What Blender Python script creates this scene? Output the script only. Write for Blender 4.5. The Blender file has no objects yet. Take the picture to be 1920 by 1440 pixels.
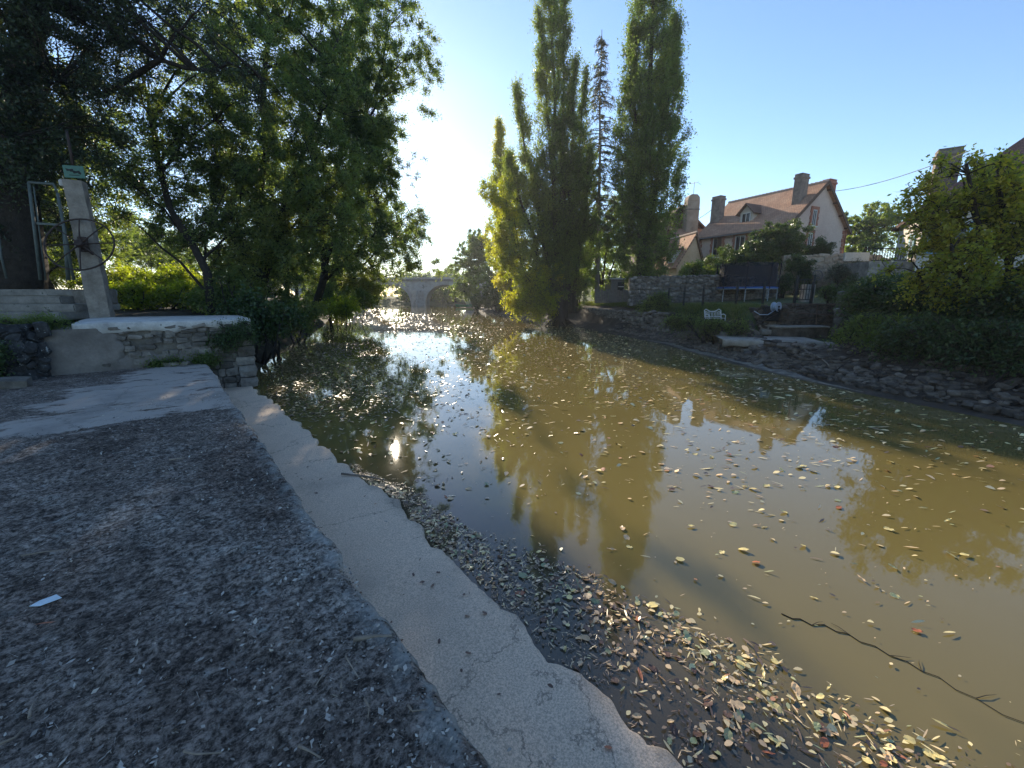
import bpy, bmesh, math, random
import numpy as np
from mathutils import Vector, Matrix

rng = np.random.default_rng(11)
random.seed(11)
R = math.radians
scene = bpy.context.scene
COL = scene.collection

# ------------------------------------------------------------------ camera
H = 2.27                      # eye height above the water (water is z = 0)
FPX, PITCH = 776.0, R(12.2)   # focal length in photo pixels (1920 wide), pitch down
cd = bpy.data.cameras.new('camera')
cd.sensor_width = 36.0
cd.lens = FPX / 1920 * 36
cd.clip_start, cd.clip_end = 0.05, 4000
cam = bpy.data.objects.new('camera', cd)
COL.objects.link(cam)
cam.location = (0, 0, H)
cam.rotation_euler = (R(90) - PITCH, 0, 0)
scene.camera = cam

# ------------------------------------------------------------------ sky, sun, exposure
SUN_EL, SUN_AZ = R(20.3), R(-16.8)        # azimuth from +Y, left is negative
world = bpy.data.worlds.new('World')
scene.world = world
world.use_nodes = True
wn = world.node_tree
bg = wn.nodes['Background']
sky = wn.nodes.new('ShaderNodeTexSky')
sky.sky_type = 'NISHITA'
sky.sun_disc = False
sky.sun_elevation = SUN_EL
sky.sun_rotation = SUN_AZ
sky.altitude = 100
sky.air_density = 1.0
sky.dust_density = 0.14
sky.ozone_density = 3.6
wn.links.new(sky.outputs[0], bg.inputs['Color'])
bg.inputs['Strength'].default_value = 0.128
S = Vector((math.sin(SUN_AZ) * math.cos(SUN_EL), math.cos(SUN_AZ) * math.cos(SUN_EL), math.sin(SUN_EL)))
sd = bpy.data.lights.new('sun', 'SUN')
sd.energy = 5.0
sd.angle = R(0.53)
sd.color = (1.0, 0.86, 0.66)
so = bpy.data.objects.new('sun', sd)
COL.objects.link(so)
so.rotation_euler = S.to_track_quat('Z', 'Y').to_euler()
scene.view_settings.view_transform = 'Standard'
scene.view_settings.look = 'None'
scene.view_settings.gamma = 1
scene.view_settings.use_curve_mapping = False
scene.view_settings.exposure = 0.95
scene.cycles.use_denoising = True
scene.cycles.max_bounces = 10
scene.cycles.diffuse_bounces = 6
scene.cycles.transparent_max_bounces = 4
scene.cycles.sample_clamp_indirect = 6
scene.cycles.caustics_reflective = False
scene.cycles.caustics_refractive = False

# ------------------------------------------------------------------ places
_c, _s = math.cos(PITCH), math.sin(PITCH)
def ray(x, y):
    u, v = x - 960, 720 - y
    fw = FPX * _c + v * _s
    return u / fw, (v * _c - FPX * _s) / fw
def atY(x, y, Y):
    a, b = ray(x, y)
    return Vector((a * Y, Y, H + b * Y))
def atZ(x, y, z):
    a, b = ray(x, y)
    Y = (z - H) / b
    return Vector((a * Y, Y, z))
# the weir wall's own frame: x = towards the water, y = along the wall (away from the eye)
E0 = Vector((-0.071, 1.083, 0))
WR = math.atan2(0.64, 0.768)
WA = Vector((-math.sin(WR), math.cos(WR), 0))
WN = Vector((math.cos(WR), math.sin(WR), 0))
def Lw(n, a, z=0.0):
    return E0 + WN * n + WA * a + Vector((0, 0, z))
def to_local(x, y):
    dx, dy = x - E0.x, y - E0.y
    return dx * WN.x + dy * WN.y, dx * WA.x + dy * WA.y

# ------------------------------------------------------------------ noise
def _hash(i, j, k, seed):
    h = (i * 374761393 + j * 668265263 + k * 2147483647 + seed * 974634777) & 0xFFFFFFFF
    h = ((h ^ (h >> 13)) * 1274126177) & 0xFFFFFFFF
    h = h ^ (h >> 16)
    return (h & 0xFFFF) / 65535.0
def vnoise(p, seed=0):
    p = np.asarray(p, float)
    i = np.floor(p).astype(np.int64)
    f = p - i
    f = f * f * (3 - 2 * f)
    out = 0
    for dx in (0, 1):
        for dy in (0, 1):
            for dz in (0, 1):
                w = (f[..., 0] if dx else 1 - f[..., 0]) * (f[..., 1] if dy else 1 - f[..., 1]) * (f[..., 2] if dz else 1 - f[..., 2])
                out = out + w * _hash(i[..., 0] + dx, i[..., 1] + dy, i[..., 2] + dz, seed)
    return out
def fbm(p, octv=4, seed=0):
    p = np.asarray(p, float)
    t, a, s = 0, 0.5, 0
    for o in range(octv):
        t = t + a * vnoise(p * 2 ** o, seed + o)
        s += a
        a *= 0.5
    return t / s            # 0..1

# ------------------------------------------------------------------ objects
def tag(o, label=None, cat=None, group=None, kind=None):
    if label: o['label'] = label
    if cat: o['category'] = cat
    if group: o['group'] = group
    if kind: o['kind'] = kind
    return o
def empty(name, loc, rz=0.0):
    o = bpy.data.objects.new(name, None)
    COL.objects.link(o)
    o.location = loc
    o.rotation_euler = (0, 0, rz)
    o.empty_display_size = 0.2
    return o
def link(name, me, mat=None, parent=None, loc=None, smooth=False):
    if mat is not None and len(me.materials) == 0:
        me.materials.append(mat)
    o = bpy.data.objects.new(name, me)
    COL.objects.link(o)
    if parent is not None: o.parent = parent
    if loc is not None: o.location = loc
    if smooth:
        me.polygons.foreach_set('use_smooth', np.ones(len(me.polygons), bool))
    return o
def grid_mesh(name, V, closed=False):
    """V: (m, n, 3) array of points"""
    m, n = V.shape[:2]
    idx = np.arange(m * n).reshape(m, n)
    q = np.stack([idx[:-1, :-1], idx[1:, :-1], idx[1:, 1:], idx[:-1, 1:]], -1).reshape(-1, 4)
    return raw_mesh(name, V.reshape(-1, 3), q)
def raw_mesh(name, V, Q, tint=None):
    """vertices (n,3), faces (m,k) all of one size"""
    me = bpy.data.meshes.new(name)
    V = np.ascontiguousarray(V, dtype=np.float32)
    Q = np.ascontiguousarray(Q, dtype=np.int32)
    me.vertices.add(len(V)); me.vertices.foreach_set('co', V.ravel())
    me.loops.add(Q.size); me.loops.foreach_set('vertex_index', Q.ravel())
    me.polygons.add(len(Q)); me.polygons.foreach_set('loop_start', np.arange(len(Q), dtype=np.int32) * Q.shape[1])
    if tint is not None:
        at = me.attributes.new('tint', 'FLOAT', 'FACE')
        at.data.foreach_set('value', np.ascontiguousarray(tint, dtype=np.float32))
    me.update(calc_edges=True)
    return me

class MB:
    def __init__(self): self.v, self.f = [], []
    def hexa(self, p):      # 8 points: bottom ring 0-3 (ccw), top ring 4-7
        b = len(self.v); self.v += [tuple(q) for q in p]
        self.f += [tuple(b + i for i in q) for q in ((3, 2, 1, 0), (4, 5, 6, 7), (0, 1, 5, 4), (1, 2, 6, 5), (2, 3, 7, 6), (3, 0, 4, 7))]
        return self
    def box(self, c, s, rz=0.0, M=None):
        hx, hy, hz = s[0] / 2, s[1] / 2, s[2] / 2
        pts = [(-hx, -hy, -hz), (hx, -hy, -hz), (hx, hy, -hz), (-hx, hy, -hz), (-hx, -hy, hz), (hx, -hy, hz), (hx, hy, hz), (-hx, hy, hz)]
        if M is None: M = Matrix.Rotation(rz, 3, 'Z')
        return self.hexa([Vector(c) + M @ Vector(p) for p in pts])
    def bar(self, a, b, w, h=None):      # square bar from a to b
        a, b = Vector(a), Vector(b); h = h or w
        d = b - a; L = d.length
        q = d.to_track_quat('Y', 'Z').to_matrix()
        return self.box((a + b) / 2, (w, L, h), M=q)
    def tube(self, pts, rad, n=6, cap=True):
        pts = [Vector(p) for p in pts]
        if not hasattr(rad, '__len__'): rad = [rad] * len(pts)
        b = len(self.v); prev = None
        for i, p in enumerate(pts):
            d = (pts[min(i + 1, len(pts) - 1)] - pts[max(i - 1, 0)])
            if d.length < 1e-9: d = Vector((0, 0, 1))
            d.normalize()
            x = (prev - d * prev.dot(d)) if prev is not None else d.orthogonal()
            if x.length < 1e-6: x = d.orthogonal()
            x.normalize(); prev = x; y = d.cross(x)
            for k in range(n):
                t = 2 * math.pi * k / n
                self.v.append(tuple(p + (x * math.cos(t) + y * math.sin(t)) * rad[i]))
        for i in range(len(pts) - 1):
            for k in range(n):
                self.f.append((b + i * n + k, b + i * n + (k + 1) % n, b + (i + 1) * n + (k + 1) % n, b + (i + 1) * n + k))
        if cap:
            self.f.append(tuple(b + k for k in reversed(range(n))))
            self.f.append(tuple(b + (len(pts) - 1) * n + k for k in range(n)))
        return self
    def prism(self, poly, ext):          # planar polygon (3d points) extruded by vector ext
        n = len(poly); b = len(self.v); e = Vector(ext)
        self.v += [tuple(p) for p in poly] + [tuple(Vector(p) + e) for p in poly]
        self.f += [tuple(b + i for i in reversed(range(n))), tuple(b + n + i for i in range(n))]
        self.f += [(b + i, b + (i + 1) % n, b + n + (i + 1) % n, b + n + i) for i in range(n)]
        return self
    def torus(self, c, M, r, rr, n=28, k=6):
        b = len(self.v)
        for i in range(n):
            t = 2 * math.pi * i / n
            for j in range(k):
                s = 2 * math.pi * j / k
                p = Vector(((r + rr * math.cos(s)) * math.cos(t), (r + rr * math.cos(s)) * math.sin(t), rr * math.sin(s)))
                self.v.append(tuple(Vector(c) + M @ p))
        for i in range(n):
            for j in range(k):
                self.f.append((b + i * k + j, b + ((i + 1) % n) * k + j, b + ((i + 1) % n) * k + (j + 1) % k, b + i * k + (j + 1) % k))
        return self
    def mesh(self, name, bevel=0.0, seg=1, rough=0.0, seed=0):
        me = bpy.data.meshes.new(name)
        me.from_pydata(self.v, [], self.f)
        bm = bmesh.new(); bm.from_mesh(me)
        bmesh.ops.recalc_face_normals(bm, faces=bm.faces)
        if bevel > 0:
            bmesh.ops.bevel(bm, geom=[e for e in bm.edges if e.is_manifold and e.calc_face_angle(0) > 0.5], offset=bevel, segments=seg, affect='EDGES', clamp_overlap=True)
        if rough > 0:
            r2 = random.Random(seed)
            for v in bm.verts: v.co += Vector((r2.uniform(-1, 1), r2.uniform(-1, 1), r2.uniform(-1, 1))) * rough
        bm.to_mesh(me); bm.free()
        return me
    def build(self, name, mat, parent=None, loc=None, smooth=False, **k):
        return link(name, self.mesh(name, **k), mat, parent, loc, smooth)

# ------------------------------------------------------------------ materials
def nodes(name):
    m = bpy.data.materials.new(name); m.use_nodes = True
    nt = m.node_tree
    return m, nt, nt.nodes['Principled BSDF'], nt.links.new
def ramp(nt, cols, lo=0.3, hi=0.7):
    r = nt.nodes.new('ShaderNodeValToRGB')
    el = r.color_ramp.elements
    n = len(cols)
    pos = [lo + (hi - lo) * i / max(1, n - 1) for i in range(n)]
    el[0].position, el[1].position = pos[0], pos[-1]
    for i in range(1, n - 1): el.new(pos[i])
    for e, c in zip(el, cols): e.color = (*c, 1)
    return r
def noise(nt, co, scale, detail=6, rough=0.6, dist=0.0):
    n = nt.nodes.new('ShaderNodeTexNoise')
    n.inputs['Scale'].default_value = scale
    n.inputs['Detail'].default_value = detail
    n.inputs['Roughness'].default_value = rough
    n.inputs['Distortion'].default_value = dist
    if co is not None: nt.links.new(co, n.inputs['Vector'])
    return n
def mixc(nt, fac, a, b, mode='MIX'):
    m = nt.nodes.new('ShaderNodeMix'); m.data_type = 'RGBA'; m.blend_type = mode
    for s, v in ((m.inputs[0], fac), (m.inputs[6], a), (m.inputs[7], b)):
        if hasattr(v, 'is_output'): nt.links.new(v, s)
        elif isinstance(v, (int, float)): s.default_value = v
        else: s.default_value = (*v, 1)
    return m.outputs[2]
def math_(nt, op, a, b=None, c=None):
    m = nt.nodes.new('ShaderNodeMath'); m.operation = op
    for s, v in zip(m.inputs, (a, b, c)):
        if v is None: continue
        if hasattr(v, 'is_output'): nt.links.new(v, s)
        else: s.default_value = v
    return m.outputs[0]
def maprange(nt, v, a, b, c=0.0, d=1.0):
    m = nt.nodes.new('ShaderNodeMapRange'); m.interpolation_type = 'SMOOTHSTEP'
    nt.links.new(v, m.inputs[0])
    for i, k in enumerate((a, b, c, d)): m.inputs[i + 1].default_value = k
    return m.outputs[0]
def geo_pos(nt): return nt.nodes.new('ShaderNodeNewGeometry').outputs['Position']
def obj_co(nt): return nt.nodes.new('ShaderNodeTexCoord').outputs['Object']
def bump(nt, h, strength, dist, p):
    b = nt.nodes.new('ShaderNodeBump')
    b.inputs['Strength'].default_value = strength; b.inputs['Distance'].default_value = dist
    nt.links.new(h, b.inputs['Height']); nt.links.new(b.outputs[0], p.inputs['Normal'])
    return b
def rough_mat(name, cols, scale=2.0, rough=0.85, bscale=20.0, bstr=0.5, bdist=0.02, spots=None, lo=0.3, hi=0.7, metal=0.0, per_obj=0.0):
    m, nt, p, L = nodes(name)
    co = geo_pos(nt)
    n1 = noise(nt, co, scale, 8, 0.65)
    col = ramp(nt, cols, lo, hi); L(n1.outputs[0], col.inputs[0])
    out = col.outputs[0]
    n2 = noise(nt, co, bscale, 6, 0.7)
    out = mixc(nt, 0.55, out, mixc(nt, n2.outputs[0], (0.35, 0.35, 0.35), (1.5, 1.5, 1.5)), 'MULTIPLY')
    if spots:                                    # (colour, scale, threshold)
        n3 = noise(nt, co, spots[1], 5, 0.7)
        out = mixc(nt, maprange(nt, n3.outputs[0], spots[2], spots[2] + 0.05), out, spots[0])
    if per_obj:
        oi = nt.nodes.new('ShaderNodeObjectInfo')
        k = maprange(nt, oi.outputs['Random'], 0, 1, 1 - per_obj, 1 + per_obj)
        cb = nt.nodes.new('ShaderNodeCombineColor')
        for i in range(3): L(k, cb.inputs[i])
        out = mixc(nt, 1.0, out, cb.outputs[0], 'MULTIPLY')
    L(out, p.inputs['Base Color'])
    p.inputs['Roughness'].default_value = rough
    p.inputs['Metallic'].default_value = metal
    p.inputs['Specular IOR Level'].default_value = 0.3
    bump(nt, n2.outputs[0], bstr, bdist, p)
    return m
def leaf_mat(name, cols, trans=0.45, tmul=(1.7, 1.6, 0.5), rough=0.45, spec=0.35):
    m, nt, p, L = nodes(name)
    at = nt.nodes.new('ShaderNodeAttribute'); at.attribute_name = 'tint'
    col = ramp(nt, cols, 0.05, 0.95); L(at.outputs['Fac'], col.inputs[0])
    L(col.outputs[0], p.inputs['Base Color'])
    p.inputs['Roughness'].default_value = rough
    p.inputs['Specular IOR Level'].default_value = spec
    t = nt.nodes.new('ShaderNodeBsdfTranslucent')
    L(mixc(nt, 1.0, col.outputs[0], tmul, 'MULTIPLY'), t.inputs['Color'])
    mx = nt.nodes.new('ShaderNodeMixShader'); mx.inputs[0].default_value = trans
    L(p.outputs[0], mx.inputs[1]); L(t.outputs[0], mx.inputs[2])
    L(mx.outputs[0], nt.nodes['Material Output'].inputs['Surface'])
    return m
def flat_mat(name, col, rough=0.6, metal=0.0, var=0.25, scale=8.0):
    d = tuple(c * (1 - var) for c in col); b = tuple(min(1, c * (1 + var)) for c in col)
    return rough_mat(name, [d, col, b], scale, rough, 40, 0.15, 0.005, metal=metal)

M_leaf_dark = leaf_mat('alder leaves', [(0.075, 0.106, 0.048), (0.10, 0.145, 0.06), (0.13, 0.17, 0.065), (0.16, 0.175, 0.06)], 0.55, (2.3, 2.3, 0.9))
M_leaf_conifer = leaf_mat('dark evergreen leaves', [(0.028, 0.044, 0.026), (0.046, 0.068, 0.034), (0.065, 0.088, 0.036)], 0.3)
M_leaf_poplar = leaf_mat('poplar leaves', [(0.075, 0.105, 0.042), (0.105, 0.145, 0.052), (0.135, 0.18, 0.06), (0.18, 0.205, 0.06)], 0.54, (2.0, 2.2, 0.85))
M_leaf_yellow = leaf_mat('yellowing poplar leaves', [(0.12, 0.16, 0.03), (0.19, 0.23, 0.035), (0.26, 0.28, 0.04), (0.31, 0.29, 0.045)], 0.6, (2.4, 2.3, 0.6))
M_leaf_bush = leaf_mat('bush leaves', [(0.075, 0.11, 0.042), (0.105, 0.15, 0.05), (0.145, 0.185, 0.055)], 0.52, (2.3, 2.3, 0.7))
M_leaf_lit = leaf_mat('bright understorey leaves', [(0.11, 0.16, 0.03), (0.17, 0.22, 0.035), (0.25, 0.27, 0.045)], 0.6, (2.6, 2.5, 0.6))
M_leaf_lime = leaf_mat('lime tree leaves', [(0.10, 0.135, 0.04), (0.15, 0.185, 0.045), (0.22, 0.23, 0.05), (0.32, 0.27, 0.055)], 0.58, (2.4, 2.3, 0.65))
M_leaf_ivy = leaf_mat('ivy leaves', [(0.036, 0.066, 0.028), (0.058, 0.098, 0.036), (0.085, 0.13, 0.045)], 0.35, rough=0.35)
M_leaf_laurel = leaf_mat('laurel leaves', [(0.036, 0.066, 0.03), (0.06, 0.10, 0.038), (0.10, 0.14, 0.045)], 0.4, rough=0.3)
M_leaf_olive = leaf_mat('olive leaves', [(0.08, 0.10, 0.07), (0.12, 0.14, 0.10), (0.16, 0.18, 0.13)], 0.25)
M_needle = leaf_mat('spruce needles', [(0.045, 0.06, 0.036), (0.07, 0.085, 0.048), (0.12, 0.10, 0.06)], 0.3)
M_grass = leaf_mat('grass blades', [(0.06, 0.10, 0.028), (0.10, 0.145, 0.04), (0.16, 0.16, 0.06)], 0.4)
M_bark = rough_mat('dark bark', [(0.018, 0.015, 0.012), (0.05, 0.042, 0.034)], 6, 0.9, 25, 0.9, 0.03)
M_bark_pale = rough_mat('pale bark', [(0.11, 0.10, 0.085), (0.24, 0.22, 0.19)], 4, 0.9, 20, 0.8, 0.02)
M_bark_poplar = rough_mat('poplar bark', [(0.035, 0.03, 0.022), (0.10, 0.085, 0.06)], 4, 0.9, 20, 0.9, 0.03)
# ================================================================== WATER AND GROUND
WLY = np.array([-40, -10, 0, 3, 6.96, 9.6, 13.2, 19.4, 22.6, 30.4, 38, 50, 62, 77, 92, 140, 220])
WLX = np.array([17, 12.5, 10.9, 10.2, 9.0, 8.15, 7.5, 7.0, 6.4, 4.65, 1.95, -1.8, -4.9, -7.3, -10.0, -19, -36.0])
LLY = np.array([9, 10.3, 12, 18.4, 31, 45, 55, 71, 95, 140, 220])
LLX = np.array([-5.7, -6.5, -7.6, -10.2, -14.0, -19.5, -25, -32, -40, -52, -70.0])
def wl(Y): return np.interp(Y, WLY, WLX)
def wl_left(Y): return np.interp(Y, LLY, LLX)
PD = [-6, -2.5, -0.6, 0, 0.3, 0.9, 1.6, 2.1, 2.5, 2.75, 3.3, 5, 9, 12, 14, 18, 22, 60, 250]
PZ = [-2, -1.2, -0.25, 0, 0.05, 0.24, 0.55, 0.85, 1.05, 1.5, 1.75, 1.8, 1.95, 2.1, 2.7, 3.6, 4.2, 5.5, 9]
PZ2 = [-2, -1.2, -0.25, 0, 0.10, 0.35, 1.25, 1.35, 1.5, 1.55, 1.6, 1.75, 1.95, 2.1, 2.6, 3.5, 4.2, 5.5, 9]
def right_z(X, Y):
    d = X - wl(Y)
    k = np.clip((Y - 22) / 4, 0, 1)
    z = (1 - k) * np.interp(d, PD, PZ) + k * np.interp(d, PD, PZ2)
    r = X / np.maximum(Y, 1)                                   # the recess of the garden steps and the landing
    cut = np.clip((Y - 12.2) / .6, 0, 1) * np.clip((17.75 - Y) / .25, 0, 1) * np.clip((r - .575) / .02, 0, 1) * np.clip((.812 - r) / .012, 0, 1)
    return z * (1 - cut) + np.minimum(z, .55) * cut
def gz(X, Y): return float(right_z(np.array([X]), np.array([Y]))[0])
LD = [-6, -1.5, -0.5, 0, 0.5, 1.2, 2.2, 4, 10, 30, 250]
LZ = [-2, -0.9, -0.2, 0, 0.3, 0.9, 1.45, 1.6, 1.62, 1.7, 4]
def left_z(X, Y): return np.interp(wl_left(Y) - X, LD, LZ)

m, nt, p, L = nodes('turbid river water')
co = geo_pos(nt)
n1 = noise(nt, co, 0.25, 4, 0.55)
vd = nt.nodes.new('ShaderNodeVectorMath'); vd.operation = 'DOT_PRODUCT'; L(co, vd.inputs[0]); vd.inputs[1].default_value = tuple(WN)
va = nt.nodes.new('ShaderNodeVectorMath'); va.operation = 'DOT_PRODUCT'; L(co, va.inputs[0]); va.inputs[1].default_value = tuple(WA)
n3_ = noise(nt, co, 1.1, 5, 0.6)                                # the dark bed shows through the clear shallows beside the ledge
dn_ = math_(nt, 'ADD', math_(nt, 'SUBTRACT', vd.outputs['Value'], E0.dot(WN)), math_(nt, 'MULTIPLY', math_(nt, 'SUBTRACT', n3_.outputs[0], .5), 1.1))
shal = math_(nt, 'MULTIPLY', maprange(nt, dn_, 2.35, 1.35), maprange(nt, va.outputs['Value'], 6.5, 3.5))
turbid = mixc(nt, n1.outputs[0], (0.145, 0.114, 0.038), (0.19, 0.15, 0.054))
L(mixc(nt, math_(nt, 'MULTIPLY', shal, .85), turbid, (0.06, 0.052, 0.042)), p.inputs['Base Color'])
p.inputs['Roughness'].default_value = 0.026
p.inputs['IOR'].default_value = 1.5
mp = nt.nodes.new('ShaderNodeMapping'); mp.inputs['Scale'].default_value = (1.0, 0.6, 1.0)
L(co, mp.inputs[0])
na = noise(nt, mp.outputs[0], 1.3, 2, 0.5); nb = noise(nt, mp.outputs[0], 9, 3, 0.6)
hh = math_(nt, 'ADD', na.outputs[0], math_(nt, 'MULTIPLY', nb.outputs[0], 0.10))
bump(nt, hh, 0.30, 0.012, p)
M_water = m
me = bpy.data.meshes.new('water')
me.from_pydata([(-280, -50, 0), (280, -50, 0), (280, 245, 0), (-280, 245, 0)], [], [(0, 1, 2, 3)])
tag(link('water', me, M_water), kind='structure')

M_mud = rough_mat('dark river mud', [(0.038, 0.030, 0.023), (0.07, 0.057, 0.044), (0.12, 0.10, 0.078)], 1.5, 0.9, 14, 0.9, 0.06)
M_earth = rough_mat('leafy earth', [(0.02, 0.016, 0.012), (0.04, 0.032, 0.02), (0.06, 0.055, 0.03)], 1.2, 0.95, 14, 0.8, 0.05)
M_lawn = rough_mat('lawn soil and turf', [(0.03, 0.045, 0.014), (0.05, 0.075, 0.022), (0.075, 0.085, 0.03)], 0.8, 0.95, 30, 0.6, 0.03)

def bank(name, ys, ds, fx, fz, mat, amp, side=1):
    Y, D = np.meshgrid(ys, ds, indexing='ij')
    X = fx(Y) + side * D
    Z = fz(X, Y)
    P3 = np.stack([X, Y, np.zeros_like(X)], -1)
    a = amp * np.clip(np.abs(D) / 1.0, 0.25, 1)
    Z = Z + (fbm(P3 * 1.3, 5, 3) - 0.5) * a
    V = np.stack([X, Y, Z], -1)
    if side < 0: V = V[:, ::-1]
    return V
ys = np.concatenate([np.arange(-30, 0, 3), np.arange(0, 40, 0.2), np.arange(40, 100, 1.5), np.arange(100, 230, 12)])
V = bank('mud_bank', ys, np.concatenate([[-6, -3, -1.5], np.arange(-0.7, 2.61, 0.1)]), wl, right_z, M_mud, 0.16)
tag(link('mud_bank', grid_mesh('mud_bank', V[:, ::-1]), M_mud, smooth=True), kind='structure')
V = bank('lawn', ys, np.concatenate([np.arange(2.6, 6, 0.2), np.arange(6, 30, 1.0), [35, 45, 60, 90, 140, 250]]), wl, right_z, M_lawn, 0.10)
tag(link('garden_ground', grid_mesh('garden_ground', V[:, ::-1]), M_lawn, smooth=True), kind='structure')
ys = np.concatenate([np.arange(9, 45, 0.4), np.arange(45, 100, 2), np.arange(100, 230, 12)])
ds = np.concatenate([[-6, -3], np.arange(-1.5, 5, 0.2), np.arange(5, 30, 1.5), [35, 50, 80, 140, 250]])
V = bank('left_bank', ys, ds, wl_left, left_z, M_earth, 0.25, -1)
me = grid_mesh('left_bank', V[:, ::-1])
bm = bmesh.new(); bm.from_mesh(me)
kill = []
for f in bm.faces:
    c = f.calc_center_median(); n_, a_ = to_local(c.x, c.y)
    if a_ < 12.6: kill.append(f)
bmesh.ops.delete(bm, geom=kill, context='FACES')
bm.to_mesh(me); bm.free()
tag(link('left_bank', me, M_earth, smooth=True), kind='structure')

# a pale silty shelf along the right waterline
sy = np.arange(9.5, 21, .12); wd = .02 + .9 * np.clip(fbm(np.stack([sy * .8, sy * 0, sy * 0], -1), 4, 41) - .38, 0, 1) * np.clip((sy - 9.5) / 2, 0, 1) * np.clip((21 - sy) / 3, 0, 1)
off = -.02 + .25 * fbm(np.stack([sy * .35, sy * 0 + 9, sy * 0], -1), 3, 42)
rows = [np.stack([wl(sy) + off + wd * t, sy, right_z(wl(sy) + off + wd * t, sy) + (.016 if 0 < t < 1 else -.03)], -1) for t in (0, .12, .5, .88, 1)]
M_silt = rough_mat('pale dried silt', [(0.08, 0.068, 0.054), (0.18, 0.16, 0.13), (0.30, 0.27, 0.225)], 5, .9, 25, .5, .015)
tag(link('silt_shelf', grid_mesh('silt_shelf', np.stack(rows, 1)[:, ::-1]), M_silt, smooth=True), kind='structure')

# ================================================================== PLANTS
def unit(a): return a / np.maximum(np.linalg.norm(a, axis=-1, keepdims=True), 1e-9)
def leaf_arrays(pos, size, rg, bias=0.5, aspect=0.55, axis=None, tri=False):
    n = len(pos)
    nrm = rg.normal(size=(n, 3)); nrm[:, 2] = nrm[:, 2] + bias * 1.5; nrm = unit(nrm)
    ax = rg.normal(size=(n, 3)) if axis is None else axis + rg.normal(size=(n, 3)) * 0.35
    u = unit(np.cross(nrm, ax)); v = np.cross(nrm, u)
    s = size * rg.uniform(0.65, 1.3, (n, 1))
    l, w = s * 0.5, s * 0.5 * aspect
    if tri:
        V = np.stack([pos - v * l * .8 + u * w, pos + v * l * 1.2, pos - v * l * .8 - u * w], 1).reshape(-1, 3)
        return V, np.arange(3 * n).reshape(n, 3)
    V = np.stack([pos - v * l, pos + u * w - v * l * 0.1, pos + v * l, pos - u * w - v * l * 0.1], 1).reshape(-1, 3)
    return V, np.arange(4 * n).reshape(n, 4)
def sprays(C, D, ntw, tlen, per, droop, rg, spread=0.7, jit=0.09):
    """leaf positions along twigs that fan out from every clump centre"""
    n = len(C)
    d = unit(D[:, None, :] * 0.7 + rg.normal(size=(n, ntw, 3)) * spread)
    L = tlen * rg.uniform(0.5, 1.25, (n, ntw, 1, 1))
    t = rg.uniform(0.05, 1, (n, ntw, per, 1))
    st = C[:, None, None, :] - d[:, :, None, :] * L * 0.35
    pos = st + d[:, :, None, :] * t * L
    pos[..., 2] -= (t[..., 0] ** 2) * L[..., 0] * droop
    pos = pos + rg.normal(size=pos.shape) * jit
    tw0 = st[:, :, 0, :]
    tw1 = st[:, :, 0, :] + d * L[:, :, 0, :]; tw1[..., 2] -= L[:, :, 0, 0] * droop
    return pos.reshape(-1, 3), tw0.reshape(-1, 3), tw1.reshape(-1, 3)
def strips(A, B, w, rg):
    """thin three-sided twigs as crossed slivers, numpy"""
    n = len(A); d = unit(B - A)
    s = unit(np.cross(d, rg.normal(size=(n, 3))))
    t = np.cross(d, s)
    V = np.stack([A + s * w, A - s * 0.5 * w + t * 0.87 * w, A - s * 0.5 * w - t * 0.87 * w, B], 1).reshape(-1, 3)
    b = np.arange(n)[:, None] * 4
    F = np.concatenate([b + np.array([[0, 1, 3]]), b + np.array([[1, 2, 3]]), b + np.array([[2, 0, 3]])])
    return V, F
def slivers(A, B, w, rg):
    n = len(A); s = unit(np.cross(unit(B - A), rg.normal(size=(n, 3))))
    return np.stack([A + s * w, A - s * w, B], 1).reshape(-1, 3), np.arange(3 * n).reshape(n, 3)
def lobe_points(lobes, n, rg, power=0.5):
    w = np.array([(l[1][0] * l[1][1] * l[1][2]) ** 0.75 * (l[2] if len(l) > 2 else 1) for l in lobes])
    k = rg.choice(len(lobes), n, p=w / w.sum())
    u = unit(rg.normal(size=(n, 3))); r = rg.uniform(0, 1, (n, 1)) ** power
    c = np.array([l[0] for l in lobes], float)[k]; s = np.array([l[1] for l in lobes], float)[k]
    return c + u * r * s, unit(u * s)
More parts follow.
